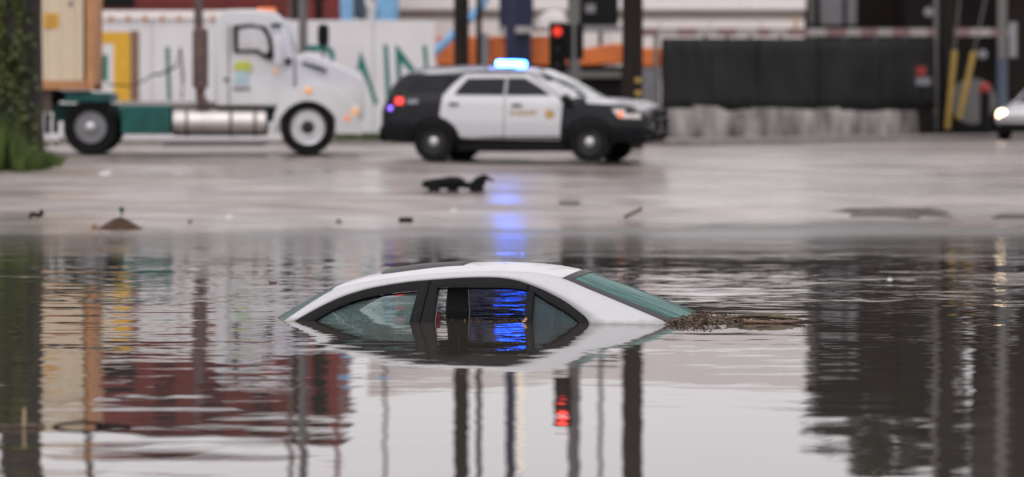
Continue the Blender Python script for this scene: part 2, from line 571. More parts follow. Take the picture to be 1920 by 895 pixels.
mud = noise_node(t, ge.outputs['Position'], 0.55, (0.35, 1.3, 1), 7, 0.62)
mxm = t.nodes.new('ShaderNodeMix'); mxm.data_type = 'RGBA'
t.links.new(maprange(t, mud.outputs['Fac'], 0.50, 0.66, 0.0, 0.75, True), mxm.inputs[0])
t.links.new(rp.outputs[0], mxm.inputs[6])
mxm.inputs[7].default_value = (0.15, 0.118, 0.098, 1)
t.links.new(mxm.outputs[2], p.inputs['Base Color'])
sp_ = t.nodes.new('ShaderNodeSeparateXYZ')
t.links.new(ge.outputs['Position'], sp_.inputs[0])
wet = math_node(t, 'ADD', big.outputs['Fac'], maprange(t, sp_.outputs['X'], -6, 6, -0.05, 0.07))
t.links.new(math_node(t, 'MINIMUM', maprange(t, wet, 0.36, 0.58, 0.58, 0.24, True), maprange(t, sp_.outputs['Z'], 0.0, 0.12, 0.14, 0.6)), p.inputs['Roughness'])
vsub = t.nodes.new('ShaderNodeVectorMath')
vsub.operation = 'SUBTRACT'
t.links.new(fine.outputs['Color'], vsub.inputs[0])
vsub.inputs[1].default_value = (0.5, 0.5, 0.5)
vmul = t.nodes.new('ShaderNodeVectorMath')
vmul.operation = 'MULTIPLY'
t.links.new(vsub.outputs[0], vmul.inputs[0])
vmul.inputs[1].default_value = (0.06, 0.06, 0.0)
vadd = t.nodes.new('ShaderNodeVectorMath')
vadd.operation = 'ADD'
t.links.new(vmul.outputs[0], vadd.inputs[0])
t.links.new(ge.outputs['Normal'], vadd.inputs[1])
vn = t.nodes.new('ShaderNodeVectorMath')
vn.operation = 'NORMALIZE'
t.links.new(vadd.outputs[0], vn.inputs[0])
t.links.new(vn.outputs[0], p.inputs['Normal'])

xs = [-3000, -900, -300, -120, -60, -35, -24] + frange(-18, 18, 0.4) + [18, 24, 35, 60, 120, 300, 900, 3000]
ys = [-2000, -400, -60, 0, 12, 22, 30, 38] + frange(42, 78, 0.4) + frange(78, 106, 2) + [106, 125, 160, 250, 500, 1200, 3500]
b = MB()
b.grid([[(x, y, gz(x, y)) for x in xs] for y in ys])
tag(b.build('road', M_road, smooth=80), kind='structure')

# water: an even sheet whose slopes come from layered ripples
M_water = bpy.data.materials.new('flood_water')
M_water.use_nodes = True
t = M_water.node_tree
p = t.nodes['Principled BSDF']
p.inputs['Base Color'].default_value = (0.060, 0.052, 0.045, 1)
p.inputs['IOR'].default_value = 1.38
ge = t.nodes.new('ShaderNodeNewGeometry')
pos = ge.outputs['Position']
sep = t.nodes.new('ShaderNodeSeparateXYZ')
t.links.new(pos, sep.inputs[0])
Y = sep.outputs['Y']
far = maprange(t, Y, 33, 46, 0, 1, True)
near = maprange(t, math_node(t, 'SUBTRACT', Y, math_node(t, 'MULTIPLY', math_node(t, 'MINIMUM', sep.outputs['X'], 0.0), 1.3)), 21.2, 26.5, 0, 1, True)
t.links.new(math_node(t, 'ADD', maprange(t, Y, 36, 46, 0.012, 0.13, True), maprange(t, Y, 45, 51, 0, 0.26, True)), p.inputs['Roughness'])
patch = noise_node(t, pos, 0.5, (0.22, 1.0, 1), 3)
pm = maprange(t, patch.outputs['Fac'], 0.46, 0.60, 0.25, 1.0, True)
band = math_node(t, 'MULTIPLY', maprange(t, Y, 29.5, 32, 0, 1, True), maprange(t, Y, 35, 38, 1, 0, True))
band = math_node(t, 'MULTIPLY', band, maprange(t, sep.outputs['X'], -1.5, 1.2, 0.25, 1.0, True))
layers = [
    # scale, stretch, detail, base amp, near-zone amp, far-zone amp, patchy
    (9.0, (0.36, 1, 1), 3, 0.0040, 0.034, 0.034, True),
    (2.6, (0.5, 1, 1), 2, 0.0055, 0.016, 0.022, True),
    (0.7, (0.6, 1, 1), 2, 0.0050, 0.0040, 0.005, False),
    (3.4, (0.22, 1, 1), 3, 0.0, 0.004, 0.006, 'left'),
]
acc = None
for sc_, st, det, a0, a1, a2, patchy in layers:
    nz = noise_node(t, pos, sc_, st, det)
    amp = math_node(t, 'ADD', math_node(t, 'MULTIPLY', near, a1), math_node(t, 'MULTIPLY', far, a2))
    if patchy is True: amp = math_node(t, 'ADD', math_node(t, 'MULTIPLY', amp, pm), math_node(t, 'MULTIPLY', band, 0.05))
    if patchy == 'left': amp = math_node(t, 'MULTIPLY', math_node(t, 'ADD', amp, 0.022), maprange(t, math_node(t, 'ABSOLUTE', math_node(t, 'SUBTRACT', sep.outputs['X'], 0.35), 0), 0.55, 1.6, 0.12, 1, True))
    amp = math_node(t, 'ADD', amp, a0)
    vs = t.nodes.new('ShaderNodeVectorMath')
    vs.operation = 'SUBTRACT'
    t.links.new(nz.outputs['Color'], vs.inputs[0])
    vs.inputs[1].default_value = (0.5, 0.5, 0.5)
    sl = t.nodes.new('ShaderNodeVectorMath')
    sl.operation = 'SCALE'
    t.links.new(vs.outputs[0], sl.inputs[0])
    t.links.new(amp, sl.inputs['Scale'])
    if acc is None: acc = sl.outputs[0]
    else:
        ad = t.nodes.new('ShaderNodeVectorMath')
        ad.operation = 'ADD'
        t.links.new(acc, ad.inputs[0])
        t.links.new(sl.outputs[0], ad.inputs[1])
        acc = ad.outputs[0]
fl = t.nodes.new('ShaderNodeVectorMath')
fl.operation = 'MULTIPLY_ADD'
t.links.new(acc, fl.inputs[0])
fl.inputs[1].default_value = (1.6, 1.6, 0)
fl.inputs[2].default_value = (0, 0, 1)
nn = t.nodes.new('ShaderNodeVectorMath')
nn.operation = 'NORMALIZE'
t.links.new(fl.outputs[0], nn.inputs[0])
t.links.new(nn.outputs[0], p.inputs['Normal'])
b = MB()
b.grid([[(x, y, 0) for x in (-400, -60, 0, 60, 400)] for y in (-300, -20, 20, 62)])
tag(b.build('water', M_water, smooth=0), kind='structure')

# pavements behind the crossing, with a kerb step
def sheet(name, pts, z, h, m):
    b = MB()
    n = len(pts)
    vs = [(x, y, z + h) for x, y in pts] + [(x, y, z - 0.3) for x, y in pts]
    b.add(vs, [tuple(range(n))] + [(i, (i + 1) % n, n + (i + 1) % n, n + i) for i in range(n)])
    return tag(b.build(name, m, smooth=0, bevel=0.02), kind='structure')
sheet('pavement', [(-70, 86.4), (X(830, 86.4), 86.4), (X(830, 86.4) + 1.5, 90), (X(830, 86.4) + 1.5, 97), (-70, 97)], 0.75, 0.10, M_concrete)
sheet('pavement', [(X(1180, 82), 83), (X(1300, 83), 83.5), (X(1900, 100), 101.5), (60, 122), (60, 140), (X(1180, 82), 100)], 0.75, 0.12, M_concrete)

# ------------------------------------------------------------------ flooded sedan
SA = R(-9)
SED = Frame(X(900, 28.85), 28.85, 0.0, SA)
sed = thing('sedan', 'white sedan flooded up to its windows in the brown water', 'car', (SED.x0, SED.y0, 0), SA)
def lean(z): return -(0.80 - 0.52 * z) if z > 0 else -(0.80 - 0.25 * z)
def curve(pts, n, off=0.0):
    out = []
    for q in spline([(a, c, 0) for a, c in pts], n):
        lx, ly, z = SED.inv(q.x, q.y, lean)
        out.append((lx, ly - off, z))
    return out
def mir(p): return (p[0], -p[1], p[2])
RR = [(500, 625), (532, 602), (560, 583), (590, 563.5), (622, 545.5), (660, 534.5), (700, 527.5), (760, 519.5), (820, 514.5), (880, 511), (940, 510),
      (1000, 512.5), (1053, 522), (1100, 541), (1150, 562), (1200, 583), (1246, 603), (1290, 625)]
TT = [(520, 625), (553, 603), (575, 590), (600, 576.5), (640, 558), (668, 548.5), (700, 540), (760, 530), (820, 524.5), (880, 521), (931, 521),
      (966, 525.5), (991, 533), (1019, 544), (1051, 560.5), (1080, 580), (1102, 600), (1107, 625)]
NS = 120
RC, TC = curve(RR, NS), curve(TT, NS, 0.004)
def strip(a, c, rows=5, bulge=0.0):
    out = []
    for i in range(rows):
        u = i / (rows - 1)
        bl = bulge * 4 * u * (1 - u)
        out.append([(p[0] * (1 - u) + q[0] * u, p[1] * (1 - u) + q[1] * u - bl, p[2] * (1 - u) + q[2] * u + bl * 0.6) for p, q in zip(a, c)])
    return out
for sgn in (1, -1):
    fm = (lambda p: p) if sgn == 1 else mir
    b = MB()
    b.grid([[fm(p) for p in r] for r in strip(RC, TC, 6, 0.006)])
    b.build('side_frame', M_sedan, sed, smooth=60, solid=0.02)
# roof, windscreen and rear window follow the rails
def i_of(px, lst=RR): return round(min(range(len(lst)), key=lambda k: abs(lst[k][0] - px)) / (len(lst) - 1) * (NS - 1))
iW, iB = i_of(622), i_of(1053)
def across(i, crown, sag=0.0, cols=25, dz=0.0, wscale=1.0, dx=0.0):
    x, y, z = RC[i]
    row = []
    for k in range(cols):
        u = -1 + 2 * k / (cols - 1)
        e = 1 - abs(u) ** 2.2
        row.append((x + sag * e + dx, -y * u * wscale, z + crown * e + dz))
    return row
def roof_row(i):
    f = (i - iW) / (iB - iW)
    return across(i, 0.022 + 0.030 * math.sin(math.pi * min(1, max(0, f))), (-0.05 * (1 - f) ** 3 + 0.06 * f ** 4))
b = MB()
b.grid([roof_row(i) for i in range(iW, iB + 1)])
roof = b.build('roof', M_sedan, sed, smooth=60, solid=0.025)
b = MB()
b.grid([[(q[0], q[1] * 0.97, q[2] - 0.035) for q in roof_row(i)] for i in range(iW + 1, iB)])
b.build('headliner', M_headliner, roof)
b = MB()
rows = []
for i in range(0, iW + 1, 2):
    f = i / iW
    rows.append(across(i, 0.02 * f + 0.015, -0.05 - 0.14 * (1 - f), dz=-0.006, wscale=0.985))
b.grid(rows)
b.build('windscreen', G_teal, sed, smooth=60)
b = MB()
rows = []
for i in range(iB, NS, 2):
    f = (i - iB) / (NS - 1 - iB)
    rows.append(across(i, 0.022 * (1 - f) + 0.014, 0.06 + 0.10 * f, dz=-0.004, wscale=0.985))
b.grid(rows)
rw = b.build('rear_window', G_rear, sed, smooth=60)
# black border of the rear window
b = MB()
brd = []
for r in rows: brd.append([(p[0] + 0.001, p[1], p[2] + 0.003) for p in r])
for sl in (slice(0, 3), slice(22, 25)):
    b.grid([r[sl] for r in brd])
b.grid([[(p[0] - 0.01 * 0, p[1], p[2] + 0.001) for p in brd[0]], [(p[0] * 0.62 + q[0] * 0.38, p[1], p[2] * 0.62 + q[2] * 0.38 + 0.001) for p, q in zip(brd[0], brd[1])],
        [(q[0], q[1], q[2] + 0.001) for q in brd[1]]])
b.build('window_border', M_blackplastic, rw)
# raised dark sunroof
b = MB()
i0, i1 = i_of(700), i_of(820) + 4
rows = []
for i in range(i0, i1 + 1):
    f = (i - i0) / (i1 - i0)
    rows.append([(q[0], q[1] * 0.66, q[2] + 0.010 + 0.012 * math.sin(math.pi * min(1, f * 1.2)) * (1 - f) + 0.004) for q in roof_row(i)])
b.grid(rows)
b.build('sunroof', M_blackplastic, roof, solid=0.03)
# black window frames, both sides
GF = [(572, 622), (587, 604), (610, 589), (640, 573.5), (670, 563), (700, 556), (740, 549.5), (784, 545.5)]
TF = [(520, 625), (553, 603), (575, 590), (608, 572), (650, 554), (700, 540), (760, 530), (807, 525.3)]
GR = [(821, 540), (860, 539), (900, 538.5), (940, 539), (970, 541), (989, 545)]
TR = [(808.5, 525.3), (850, 522.5), (890, 521), (931, 521), (966, 525.5), (990, 532.5)]
GQ = [(1002, 549), (1026, 564.5), (1058, 583), (1076, 596), (1087, 607), (1092, 625)]
TQ = [(991, 533), (1025, 547), (1062, 567), (1088, 587), (1102, 601), (1107, 625)]
def quadstrip(a, c, n=8, off=0.0): return curve(a, n, off), curve(c, n, off)
POSTS_F = [[(767, 620), (767.5, 605), (784, 545.5)], [(783, 620), (786.5, 605), (807, 525.3)]]
POSTS_R = [[(785, 620), (788.5, 605), (808.8, 525.3)], [(811, 620), (813, 605), (821, 540)]]
DIV = [[(981, 620), (982.5, 606), (989, 545)], [(995, 620), (996.5, 606), (1002, 549)]]
for sgn in (1, -1):
    fm = (lambda p: p) if sgn == 1 else mir
    for nm, sets in (('front_door_frame', [(TF, GF, 40, .012), (POSTS_F[0], POSTS_F[1], 10, .012)]),
                     ('rear_door_frame', [(TR, GR, 30, .012), (POSTS_R[0], POSTS_R[1], 10, .014), (DIV[0], DIV[1], 10, .008)]),
                     ('quarter_window_frame', [(TQ, GQ, 30, .010)])):
        b = MB()
        for a, c, n, off in sets:
            A, C = quadstrip(a, c, n, off)
            st = strip(A, C, 4, 0.004)
            b.grid([[fm(p) for p in r] for r in st])
            inner = [[(p[0], p[1] + 0.06, p[2]) for p in A], [(p[0], p[1] + 0.06, p[2]) for p in C]]
            b.grid([[fm(p) for p in st[-1]], [fm(p) for p in inner[1]]])
            b.grid([[fm(p) for p in st[0]], [fm(p) for p in inner[0]]])
            b.grid([[fm(p) for p in inner[0]], [fm(p) for p in inner[1]]])
        b.build(nm, M_blackplastic, sed, smooth=50)
    # inner rubber seal, a dull line round each opening
    b = MB()
    for g, lo in ((GF, 0.0), (GR, 0.0), (GQ, 0.0)):
        c = curve(g, 30, 0.004)
        b.tube([fm((p[0], p[1] + 0.02, p[2] - 0.010)) for p in c], 0.007, 6)
    b.build('window_seal', M_trimdull, sed)
for nm, (pa, pb) in (('pillar_trim', (POSTS_F[0], POSTS_R[1])), ('pillar_trim', (DIV[0], DIV[1]))):
    for fm in (lambda p: p, mir):
        b = MB()
        A, C = curve(pa, 10), curve(pb, 10)
        b.grid([[fm((p[0], p[1] + .075, p[2])) for p in A], [fm((p[0], p[1] + .085, p[2])) for p in C]])
        b.build(nm, M_pillar, sed)
def pane(name, top, m, fm, drop=0.0, off=-0.02, zbot=-0.12, n=24):
    c = curve(top, n, off)
    b = MB()
    b.grid([[fm((p[0], p[1], max(zbot + 0.02, p[2] - drop))) for p in c], [fm((p[0], p[1] * 0 + lean(zbot) - off, zbot)) for p in c]])
    return b.build(name, m, sed, smooth=60)
same = lambda p: p
pane('quarter_window', GQ, G_quarter, same)
pane('quarter_window', GQ, G_quarter, mir)
pane('rear_door_window', GR, G_tint, mir, 0.004)
pane('front_door_window', [(620, 600), (650, 585), (690, 571), (740, 563), (786, 561)], G_drops, mir, 0.0)
pane('front_door_window', [(589, 606), (604, 595), (622, 584), (645, 572), (700, 561), (740, 556.5), (783, 553)], G_near, same, 0.0, off=-0.03)
# small red buckle, seats, shelf
q = SED.inv(819, 596, -0.70)
b = MB(); b.box(q[0] - 0.012, q[0] + 0.012, -0.66, -0.62, -0.005, 0.055)
b.build('belt_buckle', M_redpaint, sed, bevel=0.006)
def seat(px, ly, m, zt, name='seat', wid=0.26, dx=0.30):
    lx = SED.inv(px, 600, ly)[0]
    b = MB()
    rings = []
    for k in range(9):
        f = k / 8
        z = -0.55 + f * (zt + 0.55)
        hw = wid * (1 - 0.45 * f ** 3)
        th = 0.10 * (1 - 0.4 * f)
        cx = lx + 0.16 * f
        if k == 8: hw, th = hw * 0.6, th * 0.4
        rings.append([(cx + th * 1.2 * math.cos(a), ly + hw * math.copysign(abs(math.sin(a)) ** 0.5, math.sin(a)), z) for a in [2 * math.pi * j / 16 for j in range(16)]])
    b.loft(rings)
    return b.build(name, m, sed, smooth=60, subsurf=1)
seat(715, 0.36, M_seat, 0.03)
seat(715, -0.36, M_seat, -0.02)
b = MB(); lx = SED.inv(985, 600, 0)[0]
b.box(lx, lx + 0.5, -0.62, 0.62, -0.3, -0.01)
b.build('parcel_shelf', M_interior, sed, bevel=0.04)
# the part of the body that lies under the water
st = []
for x, w, zt in ((-2.32, .55, -.42), (-2.2, .78, -.30), (-1.7, .86, -.18), (-1.2, .87, -.10), (-0.6, .86, -.05), (0.6, .86, -.05), (1.35, .86, -.05), (1.9, .82, -.07), (2.15, .72, -.12), (2.22, .6, -.25)):
    st.append([(x, -w * .9, -.88), (x, -w, -.7), (x, -w - .03, -.4), (x, -w + .02, zt - .08), (x, -w * .85, zt), (x, 0, zt + .02), (x, w * .85, zt), (x, w - .02, zt - .08), (x, w + .03, -.4), (x, w, -.7), (x, w * .9, -.88), (x, 0, -.9)])
b = MB(); b.loft(st)
b.build('lower_body', M_carwhite, sed, smooth=50)

def wheel_proto(name, r, wdt, rim_r, rim_m, root, loc, hub_r=0.0, hub_m=None, spokes=0, side=-1):
    """axle along local y; side = the outer face"""
    b = MB()
    h = wdt / 2
    b.lathe([(rim_r, -h * .8), (r * .93, -h), (r, -h * .7), (r, h * .7), (r * .93, h), (rim_r, h * .8)], n=36)
    o = b.build(name, M_tyre, root, smooth=50)
    o.location = loc
    b = MB()
    b.lathe([(rim_r * 1.0, side * h * .82), (rim_r * .97, side * h * .92), (rim_r * .86, side * h * .80), (rim_r * .62, side * h * .45), (rim_r * .40, side * h * .55), (0.01, side * h * .55)], n=36)
    rim = b.build('rim', rim_m, o, smooth=50)
    if spokes:
        b = MB()
        for k in range(spokes):
            a = 2 * math.pi * k / spokes
            b.lathe([(rim_r * .085, side * h * .5), (rim_r * .085, side * h * .70), (0.002, side * h * .74)], (rim_r * .74 * math.cos(a), 0, rim_r * .74 * math.sin(a)), n=8)
        b.build('rim_hole', M_rimdark, o)
    if hub_r:
        b = MB()
        b.lathe([(hub_r, side * h * .5), (hub_r * .95, side * h * .98), (hub_r * .5, side * h * 1.1), (0.004, side * h * 1.12)], n=20)
        b.build('hub', hub_m, o, smooth=50)
    return o

# ------------------------------------------------------------------ generic shell for the other cars
class Shell:
    def __init__(s, st): s.st = st     # x, zbot, wmid, zbelt, wbelt, zroof, wroof
    def par(s, x):
        st = s.st
        if x <= st[0][0]: return st[0]
        for a, c in zip(st, st[1:]):
            if x <= c[0]:
                f = (x - a[0]) / (c[0] - a[0])
                return tuple(p + (q - p) * f for p, q in zip(a, c))
        return st[-1]
    def half(s, x):
        _, zb, w, zl, wl, zr, wr = s.par(x)
        return [(0, zb), (w * .86, zb), (w, zb + .16), (w + .015, zb + (zl - zb) * .55), (wl + .01, zl - .06), (wl, zl), (wr + (wl - wr) * .12, zl + (zr - zl) * .88),
                (wr * .9, zl + (zr - zl) * .975), (wr * .55, zr + .006), (0, zr + .015)]
    def side(s, x, z):
        h = s.half(x)[1:8]
        if z <= h[0][1]: return h[0][0]
        for a, c in zip(h, h[1:]):
            if z <= c[1]:
                return a[0] + (c[0] - a[0]) * (z - a[1]) / max(1e-6, c[1] - a[1])
        return h[-1][0]
    def body(s, name, m, root, n=60):
        b = MB()
        x0, x1 = s.st[0][0], s.st[-1][0]
        rings = []
        for i in range(n + 1):
            x = x0 + (x1 - x0) * i / n
            h = s.half(x)
            rings.append([(x, -y, z) for y, z in h] + [(x, y, z) for y, z in reversed(h[1:-1])])
        b.loft(rings)
        return b.build(name, m, root, smooth=40)
    def panel(s, name, poly, m, root, sgn=-1, off=0.008, thick=0.02):
        bm = bmesh.new()
        vs = [bm.verts.new((x, 0, z)) for x, z in poly]
        f = bm.faces.new(vs)
        bmesh.ops.triangulate(bm, faces=[f])
        xa, xb = min(x for x, z in poly), max(x for x, z in poly)
        za, zb = min(z for x, z in poly), max(z for x, z in poly)
        for k in range(1, int((xb - xa) / .2) + 1):
            bmesh.ops.bisect_plane(bm, geom=bm.verts[:] + bm.edges[:] + bm.faces[:], plane_co=(xa + .2 * k, 0, 0), plane_no=(1, 0, 0))
        for k in range(1, int((zb - za) / .08) + 1):
            bmesh.ops.bisect_plane(bm, geom=bm.verts[:] + bm.edges[:] + bm.faces[:], plane_co=(0, 0, za + .08 * k), plane_no=(0, 0, 1))
        inner = {}
        for v in bm.verts: v.co.y = sgn * (s.side(v.co.x, v.co.z) + off)
        r = bmesh.ops.extrude_face_region(bm, geom=bm.faces[:])
        for v in [g for g in r['geom'] if isinstance(g, bmesh.types.BMVert)]: v.co.y -= sgn * thick
        bmesh.ops.recalc_face_normals(bm, faces=bm.faces)
        me = bpy.data.meshes.new(name)
        bm.to_mesh(me)
        bm.free()
        me.materials.append(m)
        me.shade_smooth()
        me.set_sharp_from_angle(angle=R(40))
        o = bpy.data.objects.new(name, me)
        link(o)
        o.parent = root
        return o
    def top(s, name, x0, x1, m, root, wf=0.92, off=0.008, n=10, zoff=None):
        b = MB()
        rows = []
        for i in range(n + 1):
            x = x0 + (x1 - x0) * i / n
            _, zb, w, zl, wl, zr, wr = s.par(x)
            h = s.half(x)
            row = []
            for u in [-1, -.75, -.5, -.25, 0, .25, .5, .75, 1]:
                y = u * wr * wf
                a = abs(y)
                z = None
                pts = h[6:]
                for p, q in zip(pts, pts[1:]):
                    if q[0] <= a <= p[0]:
                        z = p[1] + (q[1] - p[1]) * (p[0] - a) / max(1e-6, p[0] - q[0])
                if z is None: z = h[7][1]
                row.append((x, y, z + off))
            rows.append(row)
        b.grid(rows)
        return b.build(name, m, root, smooth=50)

# ------------------------------------------------------------------ sheriff SUV
VA = R(-14)
vx, vy = X(984, 68.9), 68.9
SUV = Frame(vx, vy, gz(vx, vy), VA)
suv = thing('police_car', 'black and white police SUV with its blue roof light flashing', 'police car', (vx, vy, SUV.z0), VA)
shell = Shell([
    (-2.45, .48, .80, .92, .80, 1.00, .66), (-2.40, .40, .93, 1.02, .88, 1.16, .68), (-2.26, .36, .98, 1.08, .93, 1.46, .66), (-2.06, .34, .99, 1.10, .95, 1.60, .65),
    (-1.7, .32, 1.0, 1.10, .96, 1.645, .66), (-0.8, .28, 1.0, 1.09, .96, 1.675, .67), (0.1, .28, 1.0, 1.08, .96, 1.675, .67), (0.42, .28, 1.0, 1.07, .96, 1.65, .66),
    (0.75, .28, 1.0, 1.06, .96, 1.50, .66), (1.15, .28, 1.0, 1.05, .95, 1.28, .70), (1.42, .32, 1.0, 1.04, .94, 1.125, .78), (1.85, .36, .99, .99, .92, 1.07, .72), (2.12, .38, .95, .92, .88, 1.00, .68),
    (2.30, .42, .88, .84, .80, .92, .62), (2.39, .48, .72, .76, .66, .80, .5)])
body = shell.body('body', M_black, suv)
shell.top('roof_panel', -1.95, 0.36, M_carwhite, suv, 0.97)
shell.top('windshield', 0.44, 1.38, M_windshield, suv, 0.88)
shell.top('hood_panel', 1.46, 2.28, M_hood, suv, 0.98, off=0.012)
SL = -0.97
def sx(pts): return SUV.xz(pts, SL)
for sgn in (-1, 1):
    shell.panel('rear_door', sx([(867, 139), (846, 158), (829, 180), (825, 216), (829, 224), (845, 233), (858, 250), (866, 259), (945, 261), (945, 139)]), M_carwhite, suv, sgn)
    shell.panel('front_door', sx([(946.5, 139), (946.5, 261), (1050, 262.5), (1055, 190), (1046, 183), (1012, 158), (985, 139)]), M_carwhite, suv, sgn)
    shell.panel('rear_door_window', sx([(850, 178), (858, 164), (872, 147), (943, 146), (943, 179)]), M_windark, suv, sgn, 0.016)
    shell.panel('front_door_window', sx([(948, 146), (979, 146), (1006, 161), (1032, 179), (948, 179)]), M_windark, suv, sgn, 0.016)
    shell.panel('quarter_window', sx([(757, 172), (776, 144), (850, 140), (838, 150), (820, 172)]), M_windark, suv, sgn, 0.012)
    shell.panel('roof_side', sx([(780, 138.6), (800, 131), (940, 128), (1000, 131), (1014, 138.6)]), M_carwhite, suv, sgn, 0.006)
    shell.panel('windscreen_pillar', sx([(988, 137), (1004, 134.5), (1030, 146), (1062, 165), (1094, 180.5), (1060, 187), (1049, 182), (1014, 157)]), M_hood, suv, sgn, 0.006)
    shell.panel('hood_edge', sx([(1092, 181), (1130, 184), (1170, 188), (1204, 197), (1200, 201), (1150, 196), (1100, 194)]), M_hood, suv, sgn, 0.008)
    for a, c in ((842, 196), (960, 198)):
        shell.panel('door_handle', sx([(a, c - 2.5), (a + 18, c - 2.5), (a + 18, c + 2), (a, c + 2)]), M_blackplastic, suv, sgn, 0.03)
    shell.panel('headlight', sx([(1147, 205), (1190, 203), (1200, 212), (1198, 223), (1160, 221)]), M_lamp, suv, sgn, 0.012)
    shell.panel('turn_signal', sx([(1157, 208), (1167, 208), (1167, 222), (1160, 221)]), E_orange, suv, sgn, 0.022)
    shell.panel('tail_light', sx([(740, 183), (755, 183), (756, 196), (741, 196)]), E_tail, suv, sgn, 0.012)
    shell.panel('rear_reflector', sx([(727, 200), (735, 198), (735, 207), (728, 207)]), E_violet, suv, sgn, 0.014)
    shell.panel('rear_emblem', sx([(763, 187), (783, 186), (784, 194), (763, 195)]), M_midgrey, suv, sgn, 0.012)
    b = MB()
    m_ = SUV.inv(1062, 181, sgn * 1.08)
    b.lathe([(0.02, -.12), (.085, -.09), (.10, 0), (.085, .08), (.02, .11)], (1.02, sgn * 1.08, 1.12), 'y', 12)
    b.build('wing_mirror', M_black, suv)
    # wheel arch mouldings
    for wx in (-1.42, 1.43):
        b = MB()
        pts = []
        for k in range(15):
            a = math.pi * k / 14
            pts.append((wx + .45 * math.cos(a), sgn * (1.0), .36 + .43 * math.sin(a)))
        b.tube(pts, .035, 8)
        b.build('arch_moulding', M_blackplastic, suv)
# lettering and star on the near front door
q = SUV.inv(980, 213, -1.03)
yd = -(shell.side(q[0], q[2]) + 0.016)
text_mesh('door_lettering', 'SHERIFF', 0.145, M_gold, suv, (q[0], yd, q[2]))
q = SUV.inv(1030, 215, -1.03)
b = MB()
star = []
for k in range(14):
    a = math.pi / 2 + 2 * math.pi * k / 14
    r_ = .105 if k % 2 == 0 else .075
    star.append((q[0] + r_ * math.cos(a), q[2] + r_ * math.sin(a)))
yd = -(shell.side(q[0], q[2]) + 0.016)
b.slab(star, yd - .004, yd + .004)
b.build('star_badge', M_gold, suv)
wz = .365
w0 = wheel_proto('wheel', .37, .25, .22, M_rimdark, suv, (-1.43, -.90, wz), .085, M_rim)
dup_tree(w0, suv, (1.43, -.90, wz))
for x in (-1.43, 1.43):
    o = dup_tree(w0, suv, (x, .90, wz)); o.rotation_euler = (0, 0, math.pi)
b = MB(); b.box(-.40, -.06, -.58, .58, 1.685, 1.715)
lb = b.build('light_bar', M_blackplastic, suv, bevel=.02)
b = MB(); b.box(-.40, -.07, -.54, .42, 1.718, 1.815)
b.build('blue_lens', E_blue, lb, bevel=.03)
b = MB(); b.box(-.38, -.10, .44, .56, 1.718, 1.80)
b.build('dark_lens', M_redlens, lb, bevel=.03)
for sgn in (-1, 1):
    b = MB(); b.tube([(-1.9, sgn * .60, 1.64), (-1.7, sgn * .60, 1.68), (-.75, sgn * .60, 1.715), (-.5, sgn * .60, 1.69)], .022, 8)
    b.build('roof_rail', M_midgrey, suv)
# push bumper and grille
b = MB()
for y in (-.32, .32): b.tube([(2.34, y, .40), (2.48, y, .44), (2.53, y, .72), (2.48, y, .96)], .045, 8)
for z, x in ((.55, 2.50), (.78, 2.52), (.93, 2.49)): b.tube([(x, -.62, z - .03), (x, -.32, z), (x, .32, z), (x, .62, z - .03)], .035, 8)
b.build('push_bumper', M_blackplastic, suv)
b = MB()
for k in range(4): b.box(2.37, 2.41, -.50, .50, .58 + .055 * k, .61 + .055 * k)
b.build('grille', M_grey, suv)
b = MB(); b.box(-2.50, -2.34, -.86, .86, .36, .66)
b.build('rear_bumper', M_blackplastic, suv, bevel=.06)
b = MB(); b.box(2.1, 2.42, -.80, .80, .34, .54)
b.build('front_bumper', M_blackplastic, suv, bevel=.06)
b = MB(); b.box(-1.02, 1.02, -.98, .98, .19, .34)
b.build('sill', M_blackplastic, suv, bevel=.03)

# ------------------------------------------------------------------ road tractor
TA = R(2.5)
tx, ty = X(400, 72.2), 72.2
TRK = Frame(tx, ty, 0.705, TA)
trk = thing('truck', 'white semi truck tractor with teal chassis crossing behind the water', 'truck', (tx, ty, TRK.z0), TA)
def tl(px, py, ly=-1.12): q = TRK.inv(px, py, ly); return q[0], q[2]
def prof(pts, ly=-1.12): return [(*tl(a, c, ly), hw) for a, c, hw in pts]
b = MB()
b.prism(prof([(403, 200, 1.06), (402, 120, 1.08), (402, 48, 1.05), (408, 26, .98), (420, 18, .90), (470, 17, .88), (515, 22, .90), (530, 33, .94), (540, 62, 1.0), (551, 104, 1.06), (551, 200, 1.06)]))
cab = b.build('cab', M_white, trk, smooth=40, bevel=.05, seg=3)
b = MB()
b.prism(prof([(553, 200, .96), (553, 106, .98), (575, 97, .92), (600, 106, .88), (640, 124, .82), (672, 139, .76), (683, 148, .74), (684, 180, .78), (684, 222, .80), (668, 230, .82), (640, 232, .85)], -1.0))
b.build('hood', M_white, trk, smooth=40, bevel=.07, seg=3)
